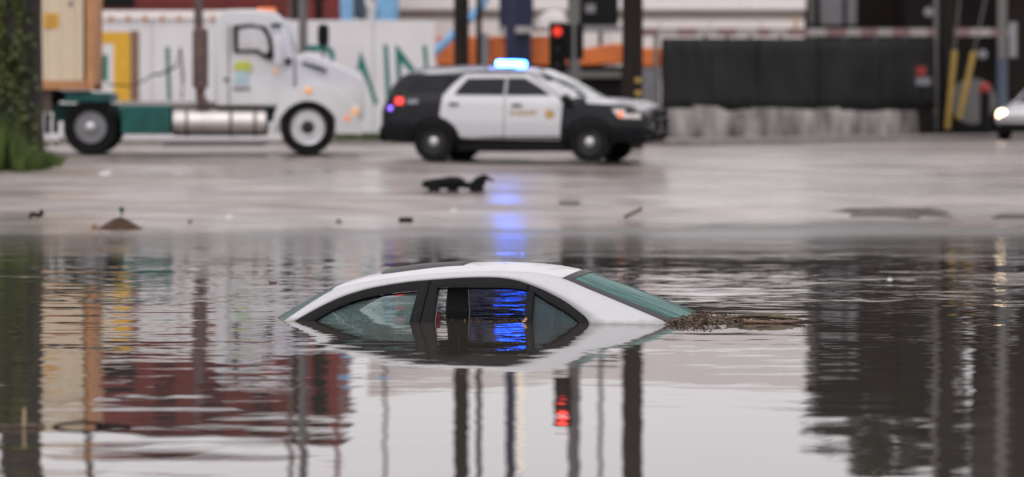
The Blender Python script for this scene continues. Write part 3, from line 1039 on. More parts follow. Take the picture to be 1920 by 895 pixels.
# windows: a see-through cut would need a hollow cab, so the bright wall seen through is painted onto the opaque side glass
def tpoly(name, pts, m, y0, y1, parent=None, bev=0.0):
    b = MB(); b.slab([tl(a, c) for a, c in pts], y0, y1)
    return b.build(name, m, parent or trk, bevel=bev)
for sg in (-1, 1):
    yo, yi = sg * 1.088, sg * 1.04
    tpoly('window_frame', [(437, 48), (470, 45), (499, 50), (509, 72), (514, 108), (505, 113), (488, 104), (480, 97), (439, 99)], M_trimdull, yo, yi)
    tpoly('door_window', [(447, 55), (470, 52), (490, 55), (500, 70), (504, 92), (500, 101), (492, 99), (483, 92), (447, 93)], M_pane, sg * 1.094, sg * 1.05)
    tpoly('door_seam', [(428, 45), (430, 45), (430, 196), (428, 196)], M_grey, sg * 1.086, sg * 1.05)
    tpoly('door_handle', [(420, 147), (428, 147), (428, 151), (420, 151)], M_blackplastic, sg * 1.11, sg * 1.05)
    tpoly('door_emblem', [(440, 119), (448, 115), (470, 116), (472, 133), (438, 133)], M_lime, sg * 1.086, sg * 1.05)
    tpoly('door_emblem', [(441, 134), (468, 134), (466, 158), (440, 158)], M_paleblue, sg * 1.086, sg * 1.05)
    for k in range(5): tpoly('door_lettering', [(438 + k * 6.5, 164), (442.5 + k * 6.5, 163.5), (442.5 + k * 6.5, 169), (438 + k * 6.5, 169.5)], M_greytext, sg * 1.086, sg * 1.05)
    # mirror on its arms
    q = tl(521, 97)
    b = MB(); b.box(q[0] - .07, q[0] + .07, sg * 1.30 - .10, sg * 1.30 + .10, q[1] - .27, q[1] + .28)
    mo = b.build('mirror', M_white, trk, bevel=.04)
    b = MB()
    for dz in (-.2, .2): b.tube([(q[0] - .05, sg * 1.04, q[1] + dz * .9), (q[0], sg * 1.28, q[1] + dz)], .018, 6)
    b.build('mirror_arm', M_blackplastic, mo)
    # hood mirror on a stalk
    q = tl(605, 62)
    b = MB(); b.lathe([(.02, -.22), (.10, -.19), (.115, 0), (.10, .18), (.02, .22)], (q[0], sg * .98, q[1] if sg > 0 else q[1] - .55), 'z', 14)
    if sg > 0:
        hm = b.build('hood_mirror', M_blackplastic, trk)
        b = MB(); b.tube([(q[0], .98, q[1] - .2), (q[0], .86, q[1] - .55)], .02, 6); b.build('mirror_stalk', M_blackplastic, hm)
    # hood side vent
    tpoly('hood_vent', [(567, 116), (592, 122), (613, 131), (612, 135), (590, 127), (566, 120)], M_trimdull, sg * .985, sg * .72)
    # fender arch over the front wheel
    wc = tl(577, 247)
    b = MB()
    for ro, ri, w0_, w1_ in ((.86, .58, .64, 1.13),):
        ring_o = []
        n = 20
        rows = [[], [], [], []]
        for k in range(n + 1):
            a = math.pi * (1.02 - 1.04 * k / n)
            ex = 1.08 if math.cos(a) > 0 else 0.92
            ro_ = .72 + .20 * max(0, math.cos(a)) ** 1.5 * (1 if a < 1.2 else 1) + .16 * max(0, math.sin(a)) ** 2
            c_, s_ = math.cos(a), math.sin(a)
            rows[0].append((wc[0] + .57 * c_, sg * w1_, wc[1] + .57 * s_))
            rows[1].append((wc[0] + ro_ * c_ * ex, sg * (w1_ - .04), wc[1] + ro_ * s_))
            rows[2].append((wc[0] + ro_ * c_ * ex, sg * w0_, wc[1] + ro_ * s_ + .03))
            rows[3].append((wc[0] + .57 * c_, sg * w0_, wc[1] + .57 * s_))
        b.loft([[r[k] for r in rows] for k in range(n + 1)])
    b.build('front_fender', M_white, trk, smooth=50)
    q = tl(664, 210); b = MB(); b.lathe([(.14, -.03), (.13, .02), (.08, .05), (.01, .055)] if sg > 0 else [(.14, .03), (.13, -.02), (.08, -.05), (.01, -.055)], (q[0], sg * 1.02, q[1]), 'y', 16); b.build('headlight', M_lamp, trk)
    b = MB(); b.lathe([(.085, 0), (.06, sg * .02), (.01, sg * .022)], (q[0], sg * 1.08, q[1]), 'y', 14); b.build('headlight_bulb', E_amber, trk)
    for nm, px, py, rr, yy, mm in (('marker_light', 578, 170, .065, 1.135, E_amber), ('marker_light', 651, 223, .06, 1.10, E_orange), ('marker_light', 516, 133, .045, 1.10, E_amber)):
        q = tl(px, py); b = MB(); b.lathe([(rr, -.02 * sg), (rr, sg * .01), (rr * .5, sg * .025), (.004, sg * .027)], (q[0], sg * yy, q[1]), 'y', 14); b.build(nm, mm, trk)
    # fuel tank with straps and step
    a_, c_ = tl(322, 230), tl(500, 230)
    b = MB(); b.lathe([(.02, a_[0]), (.22, a_[0]), (.25, a_[0] + .03), (.25, c_[0] - .03), (.22, c_[0]), (.02, c_[0])], (0, sg * .98, a_[1]), 'x', 24)
    ft = b.build('fuel_tank', M_chrome, trk, smooth=40)
    for px in (350, 433, 478):
        b = MB(); q = tl(px, 230); b.lathe([(.256, q[0] - .03), (.262, q[0] - .02), (.262, q[0] + .02), (.256, q[0] + .03)], (0, sg * .98, q[1]), 'x', 24)
        b.build('tank_strap', M_grey, ft, smooth=40)
    b = MB(); q = tl(400, 222); b.box(q[0] - .95, q[0] + .95, sg * 1.20 - .09, sg * 1.20 + .09, q[1] - .52, q[1] - .46)
    b.build('step', M_grey, trk, bevel=.01)
    # frame rail, mud guard
    a_, c_ = tl(95, 200), tl(660, 232)
    b = MB(); b.box(a_[0], c_[0], sg * .43 - .05, sg * .43 + .05, .62, .95)
    b.build('frame_rail', M_green, trk, bevel=.01)
    a_, c_ = tl(229, 198), tl(321, 252)
    b = MB(); b.box(a_[0], c_[0], sg * 1.08 - .28, sg * 1.08 + .08, c_[1], a_[1])
    bb = b.build('battery_box', M_green, trk, bevel=.02)
    b = MB()
    for px, w_ in ((243, 7), (262, 14)): q = tl(px, 233); b.box(q[0] - w_ / 200, q[0] + w_ / 200, sg * 1.165 - .01, sg * 1.165 + .01, q[1] - .05, q[1] + .05)
    b.build('label_plate', M_striped, bb)
    tpoly('mud_guard', [(222, 196), (228, 196), (242, 232), (238, 238)], M_midgrey, sg * 1.1, sg * .6)
# deck, fifth wheel, stack, bumper, roof lights, windscreen
b = MB(); a_, c_ = tl(225, 192), tl(400, 200); b.box(a_[0], c_[0], -.9, .9, c_[1], a_[1] + .02); b.build('deck_plate', M_striped, trk, bevel=.01)
b = MB(); a_, c_ = tl(122, 174), tl(208, 192); b.box(a_[0], c_[0], -1.15, 1.15, c_[1], a_[1]); b.build('fifth_wheel', M_green, trk, bevel=.02)
for sg in (-1,):
    b = MB(); q0, q1 = tl(375, 190), tl(372, 55)
    b.tube([(q0[0] + .12, -.95, q0[1] - .12), (q0[0], -.95, q0[1] + .06), (q0[0], -.95, q0[1] + .25)], .09, 14)
    b.tube([(q0[0], -.95, q0[1] + .25), (q0[0], -.95, q1[1] - .02), (q0[0], -.95, q1[1] + .02)], [.145, .145, .10], 16)
    b.tube([(q0[0] - .03, -.95, q1[1]), (q0[0] - .04, -.95, q1[1] + .75), (q0[0] - .10, -.95, q1[1] + .95)], .085, 14)
    b.build('exhaust_stack', M_rust, trk)
b = MB(); a_, c_ = tl(650, 232), tl(672, 258); b.box(a_[0], c_[0], -1.02, 1.02, c_[1], a_[1]); b.build('bumper', M_blackplastic, trk, bevel=.03)
b = MB(); q = tl(495, 18); b.box(q[0] - .16, q[0] + .2, -.5, .5, q[1] - .02, q[1] + .05); b.build('roof_marker', E_orange, trk, bevel=.02)
b = MB()
pw = prof([(533, 34, .86), (541, 62, .92), (550, 98, .97)])
b.grid([[(x + .02 + .06 * (1 - u * u), u * hw, z) for u in (-1, -.6, -.2, .2, .6, 1)] for x, z, hw in pw])
b.build('windshield', M_windshield, trk, solid=.02)
b = MB(); q = tl(541, 115); b.box(q[0] - .06, q[0] + .05, -1.075, 1.075, q[1] - .07, q[1] + .06); b.build('cowl_vent', M_trimdull, trk)
b = MB(); q = tl(518, 47); b.box(q[0] - .10, q[0] + .10, -1.01, 1.01, q[1] - .03, q[1] + .03); b.build('visor', M_trimdull, trk, bevel=.01)
# wheels: steer axle and dual drive axle
rw_ = .515
qf, qr = tl(577, 246), tl(170, 240)
wf = wheel_proto('wheel', rw_, .30, .33, M_rim, trk, (qf[0], -1.0, rw_), .13, M_rimdark, 10)
o = dup_tree(wf, trk, (qf[0], 1.0, rw_)); o.rotation_euler = (0, 0, math.pi)
wr_ = wheel_proto('wheel', rw_, .56, .30, M_midgrey, trk, (qr[0], -.88, rw_), .10, M_rim, 8)
o = dup_tree(wr_, trk, (qr[0], .88, rw_)); o.rotation_euler = (0, 0, math.pi)

# container trailer coupled behind the tractor
trl = thing('trailer', 'dark skeleton trailer carrying the beige container behind the tractor', 'trailer', (tx, ty, TRK.z0), TA)
cx1 = tl(177, 100)[0]
zb_ = tl(190, 168)[1]
for sg in (-1, 1):
    b = MB(); b.box(cx1 - 12.2, cx1 - .15, sg * .45 - .07, sg * .45 + .07, zb_ - .22, zb_ - .02); b.build('frame_rail', M_trimdull, trl)
    a_, c_ = tl(77, 140), tl(96, 206)
    b = MB(); b.box(a_[0], c_[0], sg * 1.0 - .06, sg * 1.0 + .06, c_[1] - .05, a_[1] - .1); lg = b.build('landing_leg', M_rust, trl, bevel=.01)
    b = MB(); b.box(a_[0] + .06, a_[0] + .16, sg * 1.0 - .05, sg * 1.0 + .05, c_[1] - .45, c_[1] - .06); b.build('leg_foot', M_trimdull, lg)
for k in range(2):
    for sg in (-1, 1):
        o = dup_tree(wr_, trl, (cx1 - 10.2 - 1.25 * k, sg * .88, rw_)); o.rotation_euler = (0, 0, 0 if sg < 0 else math.pi)
cnt = thing('container', 'beige rust stained shipping container with a yellow label', 'container', (tx, ty, TRK.z0), TA)
L0, L1, zt_ = cx1 - 12.15, cx1, zb_ + 2.62
b = MB()
rows = []
xsn = []
x = L0 + .16
while x < L1 - .2:
    xsn += [(x, 0), (x + .07, 0), (x + .12, .02), (x + .19, .02), (x + .24, 0)]
    x += .275
for sg in (-1, 1):
    b.grid([[(x, sg * (1.20 - d), zb_ + .16) for x, d in xsn], [(x, sg * (1.20 - d), zt_ - .1) for x, d in xsn]])
b.build('side_wall', M_cont, cnt, smooth=0)
b = MB(); b.box(L0 + .05, L1 - .05, -1.12, 1.12, zt_ - .09, zt_ - .03); b.build('roof', M_cont, cnt)
for xa in (L0 + .03, L1 - .07):
    b = MB(); b.box(xa, xa + .04, -1.12, 1.12, zb_ + .1, zt_ - .05); b.build('end_wall', M_contrust, cnt)
for sg in (-1, 1):
    b = MB(); b.box(L0 + .15, L1 - .15, sg * 1.22 - .05, sg * 1.22, zb_, zb_ + .16); b.build('bottom_rail', M_contrust, cnt)
    b = MB(); b.box(L0 + .15, L1 - .15, sg * 1.22 - .05, sg * 1.22, zt_ - .1, zt_); b.build('top_rail', M_contrust, cnt)
    for xa in (L0, L1 - .15):
        b = MB(); b.box(xa, xa + .15, sg * 1.15 - .07, sg * 1.15 + .075, zb_ - .01, zt_ + .01); b.build('corner_post', M_contrust, cnt, bevel=.01)
a_, c_ = tl(82, 25, -1.2), tl(110, 53, -1.2)
b = MB(); b.box(a_[0], c_[0], -1.212, -1.202, c_[1], a_[1]); lab = b.build('yellow_label', M_yellow, cnt)
b = MB(); b.box(a_[0] + .05, c_[0] - .06, -1.215, -1.2125, a_[1] - .13, a_[1] - .07); b.box(a_[0] + .08, c_[0] - .05, -1.215, -1.2125, c_[1] + .06, c_[1] + .10); b.build('label_mark', M_contrust, lab)
q = tl(132, 8, -1.2); text_mesh('side_number', '4', .22, M_greytext, cnt, (q[0], -1.206, q[1]))

# ------------------------------------------------------------------ mural wall
DW = 88.0
wl = thing('mural_wall', 'long white wall painted with teal letters and a yellow arch', 'wall', (X(400, DW), DW, 0.85))
def wp(name, x0, x1, y0, y1, m, d0=0.0, d1=0.3, par=None, bev=0.0):
    b = MB(); b.box(X(x0, DW), X(x1, DW), DW + d0, DW + d1, Z(y1, DW), Z(y0, DW))
    return b.build(name, m, par or wl, world=True, bevel=bev)
edges = [-900, -620, -340, -60, 120, 285, 440, 575, 700, 815]
for i, (a, c) in enumerate(zip(edges, edges[1:])):
    wp('wall_panel', a + .7, c - .7, 38 if a >= 440 else 36, 268, M_wall)
wp('panel_joint', -900, 814, 40, 267, M_midgrey, 0.03, 0.28)
wp('coping', -900, 440, 20, 36, M_upper, -0.06, 0.36)
for px in range(205, 440, 32):
    wp('coping_bracket', px, px + 7, 30, 40, M_contrust, -0.08, 0.0)
def mural(name, pts, m, d=0.008):
    b = MB(); b.slab([(X(a, DW), Z(c, DW)) for a, c in pts], DW - d, DW + .01)
    return b.build(name, m, wl, world=True, smooth=0)
mural('painted_arch', [(186, 60), (244, 60), (244, 190), (213, 190), (213, 82), (186, 82)], M_yellow)
mural('painted_arch_side', [(244.5, 58), (261, 58), (261, 190), (244.5, 190)], M_brownpaint)
mural('painted_letter', [(186, 103), (202, 103), (202, 152), (186, 152)], M_teal)
mural('painted_letter', [(310, 89), (318, 89), (321, 188), (314, 188)], M_teal)
mural('painted_letter', [(575, 85), (612, 85), (624, 92), (628, 104), (626, 114), (619, 114), (618, 103), (610, 97), (575, 97)], M_teal)      # R
mural('painted_letter', [(676, 94), (684, 118), (709, 194), (701, 197), (690, 160), (676, 131), (669, 131)], M_teal)        # A
mural('painted_letter', [(719, 84), (727, 84), (733, 186), (724, 187)], M_teal)          # I
mural('painted_letter', [(741, 84), (747, 88), (778, 130), (774, 140), (752, 116), (753, 186), (746, 186)], M_teal)      # N
mural('painted_letter', [(792, 86), (800, 86), (803, 126), (796, 127)], M_teal)
# kinked cable hanging behind the cab
b = MB(); b.tube([at(285, 140, 84), at(300, 140, 84), at(330, 125, 84), at(338, 90, 84), at(343, 150, 84), at(341, 185, 84)], .03, 6)
b.tube([at(200, 158, 84), at(250, 162, 84), at(285, 142, 84)], .02, 6)
tag(b.build('air_hose', M_trimdull), 'thin dark air hoses looping between container front and truck cab', 'hose')

# ------------------------------------------------------------------ buildings and machines behind
def bx(px0, px1, py0, py1, d, depth, m, name, par, bev=0.0, zlo=None):
    b = MB()
    b.box(X(px0, d), X(px1, d), d, d + depth, Z(py1, d) if zlo is None else zlo, Z(py0, d))
    return b.build(name, m, par, world=True, bevel=bev)
DR = 100.0
red = thing('maroon_building', 'maroon building standing behind the white mural wall', 'building', (X(370, DR), DR, .75))
bx(150, 632, -182, 60, DR, 8, M_maroon, 'wall', red, zlo=.6)
bx(190, 252, -95, 14, DR - .06, .1, M_trimdull, 'window', red)
bx(140, 640, -194, -182, DR - .3, 9, M_rust, 'roof', red)
for px in (545, 590):
    bx(px, px + 14, -182, 60, DR - .05, .1, M_darkbrown, 'pilaster', red)
for py in range(-174, 40, 14):
    bx(255, 543, py, py + 1.6, DR - .03, .05, M_darkbrown, 'siding_joint', red)
for py in (-150, -100):
    for px in (290, 380, 470): bx(px, px + 40, py, py + 26, DR - .05, .06, M_windark, 'window', red)

DB = 110.0
bei = thing('beige_building', 'pale beige building with grey ledge behind the orange machine', 'building', (X(1120, DB), DB, .75))
bx(700, 1508, 38, 150, DB, 12, M_beige, 'wall', bei, zlo=.6)
bx(700, 1508, 20, 38, DB + .2, 11, M_ledge, 'ledge', bei)
bx(690, 1512, -120, 20, DB - .05, 12, M_upper, 'fascia', bei, bev=.05)
for k, px in enumerate(range(760, 1500, 95)):
    bx(px, px + 1.6, 38.5, 120, DB - .015, .03, M_ledge, 'panel_joint', bei)
bx(1490, 1494, 30, 60, DB - .05, .1, M_contrust, 'downpipe', bei)

DM = 95.0
orm = thing('construction_machine', 'orange and navy construction machine behind the police car', 'machine', (X(1020, DM), DM, .8))
bx(818, 1042, 68, 124, DM, 2.2, M_orange, 'side_panel', orm, .06)
b = MB(); b.slab([(X(a, DM), Z(c, DM)) for a, c in [(1044, 122), (1044, 100), (1090, 92), (1150, 82), (1170, 82), (1170, 119), (1100, 124)]], DM, DM + 2); b.build('boom_panel', M_orange, orm, world=True, bevel=.05)
bx(936, 1000, -40, 60, DM - .4, 2.4, M_navy, 'operator_cab', orm, .05)
bx(955, 996, 60, 140, DM - .3, 2.2, M_navy, 'slew_column', orm, .05)
b = MB(); b.slab([(X(a, DM), Z(c, DM)) for a, c in [(998, 58), (1004, 36), (1022, 22), (1044, 20), (1060, 24), (1060, 54)]], DM - .2, DM + 1.6); b.build('engine_cover', M_upper, orm, world=True, bevel=.08)
bx(1086, 1160, -30, 46, DM + .3, 2, M_trimdull, 'dark_housing', orm, .05)
bx(1098, 1116, 8, 24, DM + .25, .1, M_midgrey, 'housing_window', orm)
bx(1085, 1165, 48, 60, DM + .2, .5, M_midgrey, 'walkway', orm)
bx(940, 1000, 50, 62, DM - .6, .2, M_striped, 'cab_ledge', orm)
bx(822, 1230, 124, 256, DM + .1, 1.6, M_dark, 'undercarriage', orm)
bx(1060, 1165, 134, 146, DM - .1, .3, M_grey, 'cross_bar', orm)
bx(900, 915, 62, 128, DM - .2, .1, M_midgrey, 'ladder', orm)
gp = thing('gate_pillar', 'pale grey gate pillar with orange cap beside black tarp fence', 'pillar', (X(1220, 92), 92, .85))
b = MB(); b.box(X(1206, 92), X(1238, 92), 92, 92.35, .8, Z(126, 92)); b.build('shaft', M_midgrey, gp, world=True, bevel=.02)
b = MB(); b.box(X(1202, 92), X(1240, 92), 91.95, 92.4, Z(125.6, 92), Z(90, 92)); b.build('cap', M_orange, gp, world=True, bevel=.05)

lift = thing('boom_lift', 'light blue boom lift with a slanting arm above the mural wall', 'machine', (X(780, 93), 93, .8))
b = MB(); b.tube([at(913, -12, 93), at(903, 12, 93), at(858, 58, 93), at(812, 100, 93)], .11, 10); b.build('boom_arm', M_skyblue, lift, world=True)
bx(638, 662, -30, 60, 93, .6, M_skyblue, 'mast', lift, .04)
bx(664, 684, -20, 36, 93.2, .8, M_greyblue, 'engine_box', lift, .05)
bx(706, 746, -20, 60, 93.0, 1.0, M_skyblue, 'cabin', lift, .12)
bx(684, 706, 8, 60, 93.4, .5, M_upper, 'tank', lift, .08)
bx(655, 740, 45, 240, 93.3, .7, M_greyblue, 'base', lift)

# tarp covered fence on its stained wall, receding to the right
FA, FB = Vector((X(1240, 90), 90.0, 0)), Vector((X(1762, 104), 104.0, 0))
def fpt(u, z, off=0.0):
    q = FA.lerp(FB, u)
    n = Vector((FB.y - FA.y, -(FB.x - FA.x), 0)).normalized()
    return Vector((q.x, q.y, z)) + n * off
fen = thing('tarp_fence', 'long black tarp hung on a fence above stained concrete blocks', 'fence', (*FA.xy, .87))
def fu(px):
    k = (px - 960) / F
    return (FA.x - k * FA.y) / (k * (FB.y - FA.y) - (FB.x - FA.x)) if True else 0
def fz(px, py):
    q = FA.lerp(FB, fu(px)); return Z(py, q.y)
rnd = random.Random(3)
cuts = [1238, 1330, 1415, 1530, 1650, 1762]
bots = [208, 210, 216, 206, 205, 212]
for a, c in zip(cuts, cuts[1:]):
    b = MB()
    n = 14
    rows = []
    for j in range(7):
        row = []
        for i in range(n + 1):
            px = a - .6 + (c - a + 1.2) * i / n
            u = fu(px)
            py = 72 + (208 + 7 * noise.noise((px * .03, 3.3, 0)) - 72) * j / 6
            row.append(fpt(u, fz(px, py), .02 + .05 * noise.noise((px * .06, j * .35, 2))))
        rows.append(row)
    b.grid(rows)
    b.build('tarp_panel', M_tarp, fen, world=True, smooth=70, solid=.01)
for px in cuts + [1372, 1472, 1590, 1706]:
    u = fu(px); b = MB(); q = fpt(u, 0, -.12)
    b.tube([(q.x, q.y, .8), (q.x, q.y, fz(px, 66))], .05, 8); b.build('post', M_grey, fen, world=True)
# concrete blocks under the tarp
bc = [1250, 1296, 1346, 1404, 1456, 1528, 1572, 1622, 1668, 1716]
for i, (a, c) in enumerate(zip(bc, bc[1:])):
    b = MB()
    u0, u1 = fu(a + .6), fu(c - .6)
    zt = fz(a, 200 + rnd.uniform(-2, 6)); 
    ring = []
    for u in (u0, u1):
        ring.append([fpt(u, .8, .12), fpt(u, 1.02, .11), fpt(u, zt - rnd.uniform(0, .12), .06 + rnd.uniform(0, .05)), fpt(u, zt, -.2), fpt(u, .8, -.25)])
    b.loft(ring)
    b.build('concrete_block', M_barrier, fen, world=True, bevel=.04)
b = MB(); b.loft([[fpt(u, .8, .02), fpt(u, fz(1500, 212), .02), fpt(u, fz(1500, 212), -.1), fpt(u, .8, -.1)] for u in (0, 1)]); b.build('back_wall', M_darkbrown, fen, world=True)
# striped beam along the top
bm_ = thing('striped_beam', 'red and white striped horizontal beam above the black tarp fence', 'barrier', at(1540, 60, 106))
px = 1200.0
k = 0
rnd = random.Random(5)
while px < 1872:
    w_ = rnd.uniform(24, 40)
    d_ = 100 + (px - 1200) / 670 * 8
    d2 = 100 + (px + w_ - 1200) / 670 * 8
    b = MB()
    b.loft([[(X(p_, dd), dd - .05, Z(68, dd)), (X(p_, dd), dd - .05, Z(53.5, dd)), (X(p_, dd), dd + .1, Z(53.5, dd)), (X(p_, dd), dd + .1, Z(68, dd))] for p_, dd in ((px, d_), (px + w_ - .4, d2))])
    b.build('stripe', M_dullred if k % 2 == 0 else M_striped, bm_, world=True)
    px += w_; k += 1

# dark shed and trees on the right
DD = 118.0
shed = thing('dark_shed', 'dark brown shed with pale grey windows behind the striped beam', 'building', (X(1640, DD), DD, .75))
bx(1512, 1700, -130, 90, DD, 8, M_dark, 'wall', shed, zlo=.6)
bx(1508, 1704, -142, -130, DD - .3, 9, M_trimdull, 'roof', shed)
bx(1538, 1580, -60, 46, DD - .08, .1, M_midgrey, 'window', shed)
bx(1588, 1606, -60, 46, DD - .08, .1, M_midgrey, 'window', shed)
bx(1632, 1690, -130, 80, DD - .06, .1, M_darkbrown, 'door', shed)
bx(1516, 1528, -100, 46, DD - .07, .1, M_grey, 'downpipe', shed)
DE = 112.0
sh2 = thing('dark_warehouse', 'dark warehouse wall at the far right behind the grey pole', 'building', (X(1850, DE), DE, .75))
bx(1700, 1898, -60, 90, DE + 3, 8, M_dark, 'wall', sh2, zlo=.6)
bx(1898, 2300, -420, 90, DE, 10, M_darkbrown, 'tower', sh2, zlo=.6)
bx(1700, 1760, -110, -60, DE + 3.1, 6, M_trimdull, 'roof_box', sh2)
for px, py in ((1741, 23), (1842, 102)):
    b = MB(); q = at(px, py, 103); b.lathe([(.02, -.05), (.13, -.03), (.10, .04), (.02, .06)], q, 'y', 12)
    tag(b.build('lamp_globe', M_midgrey, loc=q), 'small pale round lamp against the dark shed' if px < 1800 else 'small pale lamp between the yellow guards and grey pole', 'lamp')

def tree(name, px, d, h, cr, label, group=None, seed=1, leafm=M_darkleaf, nleaf=5000, trunk_r=.22, low=0.35):
    base = Vector((X(px, d), d, gz(X(px, d), d) - .05))
    tr = thing(name, label, 'tree', base, group=group)
    rnd = random.Random(seed)
    b = MB()
    b.tube([(0, 0, 0), (.05, .02, h * .3), (-.05, 0, h * .55), (.05, .05, h * .85)], [trunk_r, trunk_r * .8, trunk_r * .55, trunk_r * .15], 10)
    tips = []
    for k in range(9):
        a = rnd.uniform(0, 6.28); z0 = h * rnd.uniform(.3, .7)
        e = Vector((math.cos(a) * cr * .7, math.sin(a) * cr * .7, z0 + h * rnd.uniform(.1, .28)))
        b.tube([(0, 0, z0), e * .5 + Vector((0, 0, z0 * .5)), e], [trunk_r * .4, trunk_r * .25, .02], 6)
        tips.append(e)
    b.build('trunk', M_bark, tr)
    b = MB()
    cl = [(Vector((rnd.gauss(0, .45) * cr, rnd.gauss(0, .45) * cr, h * rnd.uniform(low, .98))), rnd.uniform(.35, .75) * cr * .6) for _ in range(22)] + [(t_, cr * .4) for t_ in tips]
    for _ in range(nleaf):
        c, r_ = rnd.choice(cl)
        v = Vector((rnd.gauss(0, 1), rnd.gauss(0, 1), rnd.gauss(0, .8))).normalized() * r_ * rnd.random() ** .4
        b.leaf(c + v, .13, rnd)
    b.build('crown', leafm, tr, smooth=0)
    return tr
tree('tree', 1600, 124, 7.4, 1.5, 'dark tree rising behind the left end of the shed', seed=11)
tree('tree', 1650, 126, 10.5, 2.4, 'tallest dark tree behind the middle of the shed', seed=12, nleaf=13000)
tree('tree', 1725, 125, 10.2, 2.0, 'dark tree between the shed and the black utility pole', seed=13, nleaf=11000)
tree('tree', 1835, 128, 6.4, 1.6, 'low dark tree behind the warehouse at the far right', seed=14, nleaf=9000)

# ------------------------------------------------------------------ poles
def pole(name, label, px, d, wpx, top, m, cat='pole', base=None, taper=.9, group=None):
    x = X(px, d)
    zb = gz(x, d) - .05 if base is None else base
    r_ = wpx / F * d / 2
    o = thing(name, label, cat, (x, d, zb), group=group)
    b = MB(); b.tube([(0, 0, 0), (0, 0, (top - zb) * .5), (0, 0, top - zb)], [r_, r_ * (1 + taper) / 2, r_ * taper], 14)
    b.build('shaft', m, o, smooth=60)
    return o
def cross_arm(o, z, half, m=M_darkwood):
    b = MB(); b.box(-half, half, -.22, -.12, z, z + .14); a = b.build('cross_arm', m, o)
    b = MB()
    for x in (-half * .85, -half * .4, half * .4, half * .85): b.lathe([(.03, 0), (.05, .05), (.05, .12), (.01, .16)], (x, -.17, z + .14), 'z', 8)
    b.build('insulator', M_grey, a)
up = pole('utility_pole', 'black utility pole rising behind the police car roof', 865, 80, 29, 11, M_darkwood); cross_arm(up, 9.4, 1.1)
up = pole('utility_pole', 'thick black utility pole with yellow reflectors behind the police hood', 1186, 78, 40, 11, M_darkwood); cross_arm(up, 9.2, 1.1)
for py in (151, 175):
    b = MB(); q = at(1195, py, 78); b.box(q.x - .055, q.x + .07, 78 - .235, 78 - .17, q.z - .05, q.z + .05); b.build('reflector', M_guard, up, world=True, bevel=.01)
up = pole('utility_pole', 'black utility pole with a grey conduit beside the yellow guards', 1774, 104, 33, 12, M_darkwood, base=.86); cross_arm(up, 10.5, 1.1)
b = MB(); b.tube([at(1755, 246, 103.7), at(1755, -400, 103.7)], .055, 8); b.build('conduit', M_grey, up, world=True)
pole('pole', 'thin dark pole just right of the black utility pole', 898, 84, 11, 9, M_darkwood)
pole('pole', 'slim reddish pole rising behind the boom lift mast', 632, 96, 9, 10, M_maroon)
pole('pole', 'thin pinkish pole behind the mural wall near the lift cabin', 722, 99, 7, 10, M_rust)
pole('pole', 'tall navy mast rising from the construction machine cab', 957, 93, 20, 10, M_navy)
stl = thing('string_lights', 'string of warm white bulbs hanging beside the navy mast', 'string lights', at(976, -230, 92.5))
b = MB(); b.tube([at(960, -330, 92.8), at(972, -300, 92.6), at(976, -230, 92.5), at(976, -12, 92.5)], .012, 6); cb = b.build('cable', M_trimdull, stl, world=True)
for k in range(18):
    q = at(976 + 3 * math.sin(k * 2.1), -14 - 13 * k, 92.45)
    b = MB(); b.lathe([(.008, -.06), (.05, -.03), (.055, .01), (.03, .05), (.006, .06)], (0, 0, 0), 'z', 10)
    o = b.build('bulb', E_warm, stl); o.location = q - Vector(stl.location)
pole('pole', 'slim grey pole between the traffic signal and the reflector pole', 1126, 97, 9, 9.5, M_grey)
pole('pole', 'brown pole behind the truck roof against the maroon building', 545, 94, 10, 10, M_rust)
pole('pole', 'dark pole rising behind the beige container', 168, 90, 13, 12, M_darkwood)
# traffic signals on grey poles
def sig_head(par, px, py, d, lit=True, name='signal_head', face=-1):
    """py = the top of the head; the lens faces the camera"""
    q = at(px, py, d)
    b = MB(); b.box(q.x - .17, q.x + .17, d - .10, d + .12, q.z - 1.02, q.z); h = b.build(name, M_trimdull, par, world=True, bevel=.03)
    for k in range(3):
        c = (q.x, d - .11, q.z - .19 - .325 * k)
        b = MB(); b.lathe([(.10, -.015), (.095, -.03), (.05, -.045), (.004, -.05)], c, 'y', 18)
        b.build('lens', ((E_red2 if py < 0 else E_red) if (k == 0 and lit) else M_rimdark), h, world=True)
        b = MB()
        pts = []
        rows = [[], []]
        for j in range(13):
            a = math.pi * (-.12 + 1.24 * j / 12)
            rows[0].append((c[0] + .15 * math.cos(a), c[1], c[2] + .15 * math.sin(a)))
            rows[1].append((c[0] + .15 * math.cos(a), c[1] - .2, c[2] + .14 * math.sin(a)))
        b.grid(rows); b.build('visor', M_trimdull, h, world=True, solid=.01)
    return h
D1 = 78.5
tp = pole('traffic_signal', 'grey traffic signal pole with a lit red light behind the police car', 1076, D1, 23, 9.5, M_grey, 'traffic light', taper=1)
sig_head(tp, 1045, 42, D1 - .1)
sig_head(tp, 1054, -104, D1 - .1)
b = MB(); b.box(X(1050, D1), X(1094, D1), D1 - .12, D1 + .25, Z(112, D1), Z(44, D1)); b.build('signal_bracket', M_trimdull, tp, world=True, bevel=.05)
tp = pole('traffic_signal', 'grey traffic signal pole behind the white truck hood', 568, 80, 17, 9.5, M_grey, 'traffic light', taper=1)
sig_head(tp, 600, -92, 80, False)
b = MB(); b.tube([at(568, -70, 80), at(600, -70, 80.1)], .04, 8); b.build('arm', M_grey, tp, world=True)
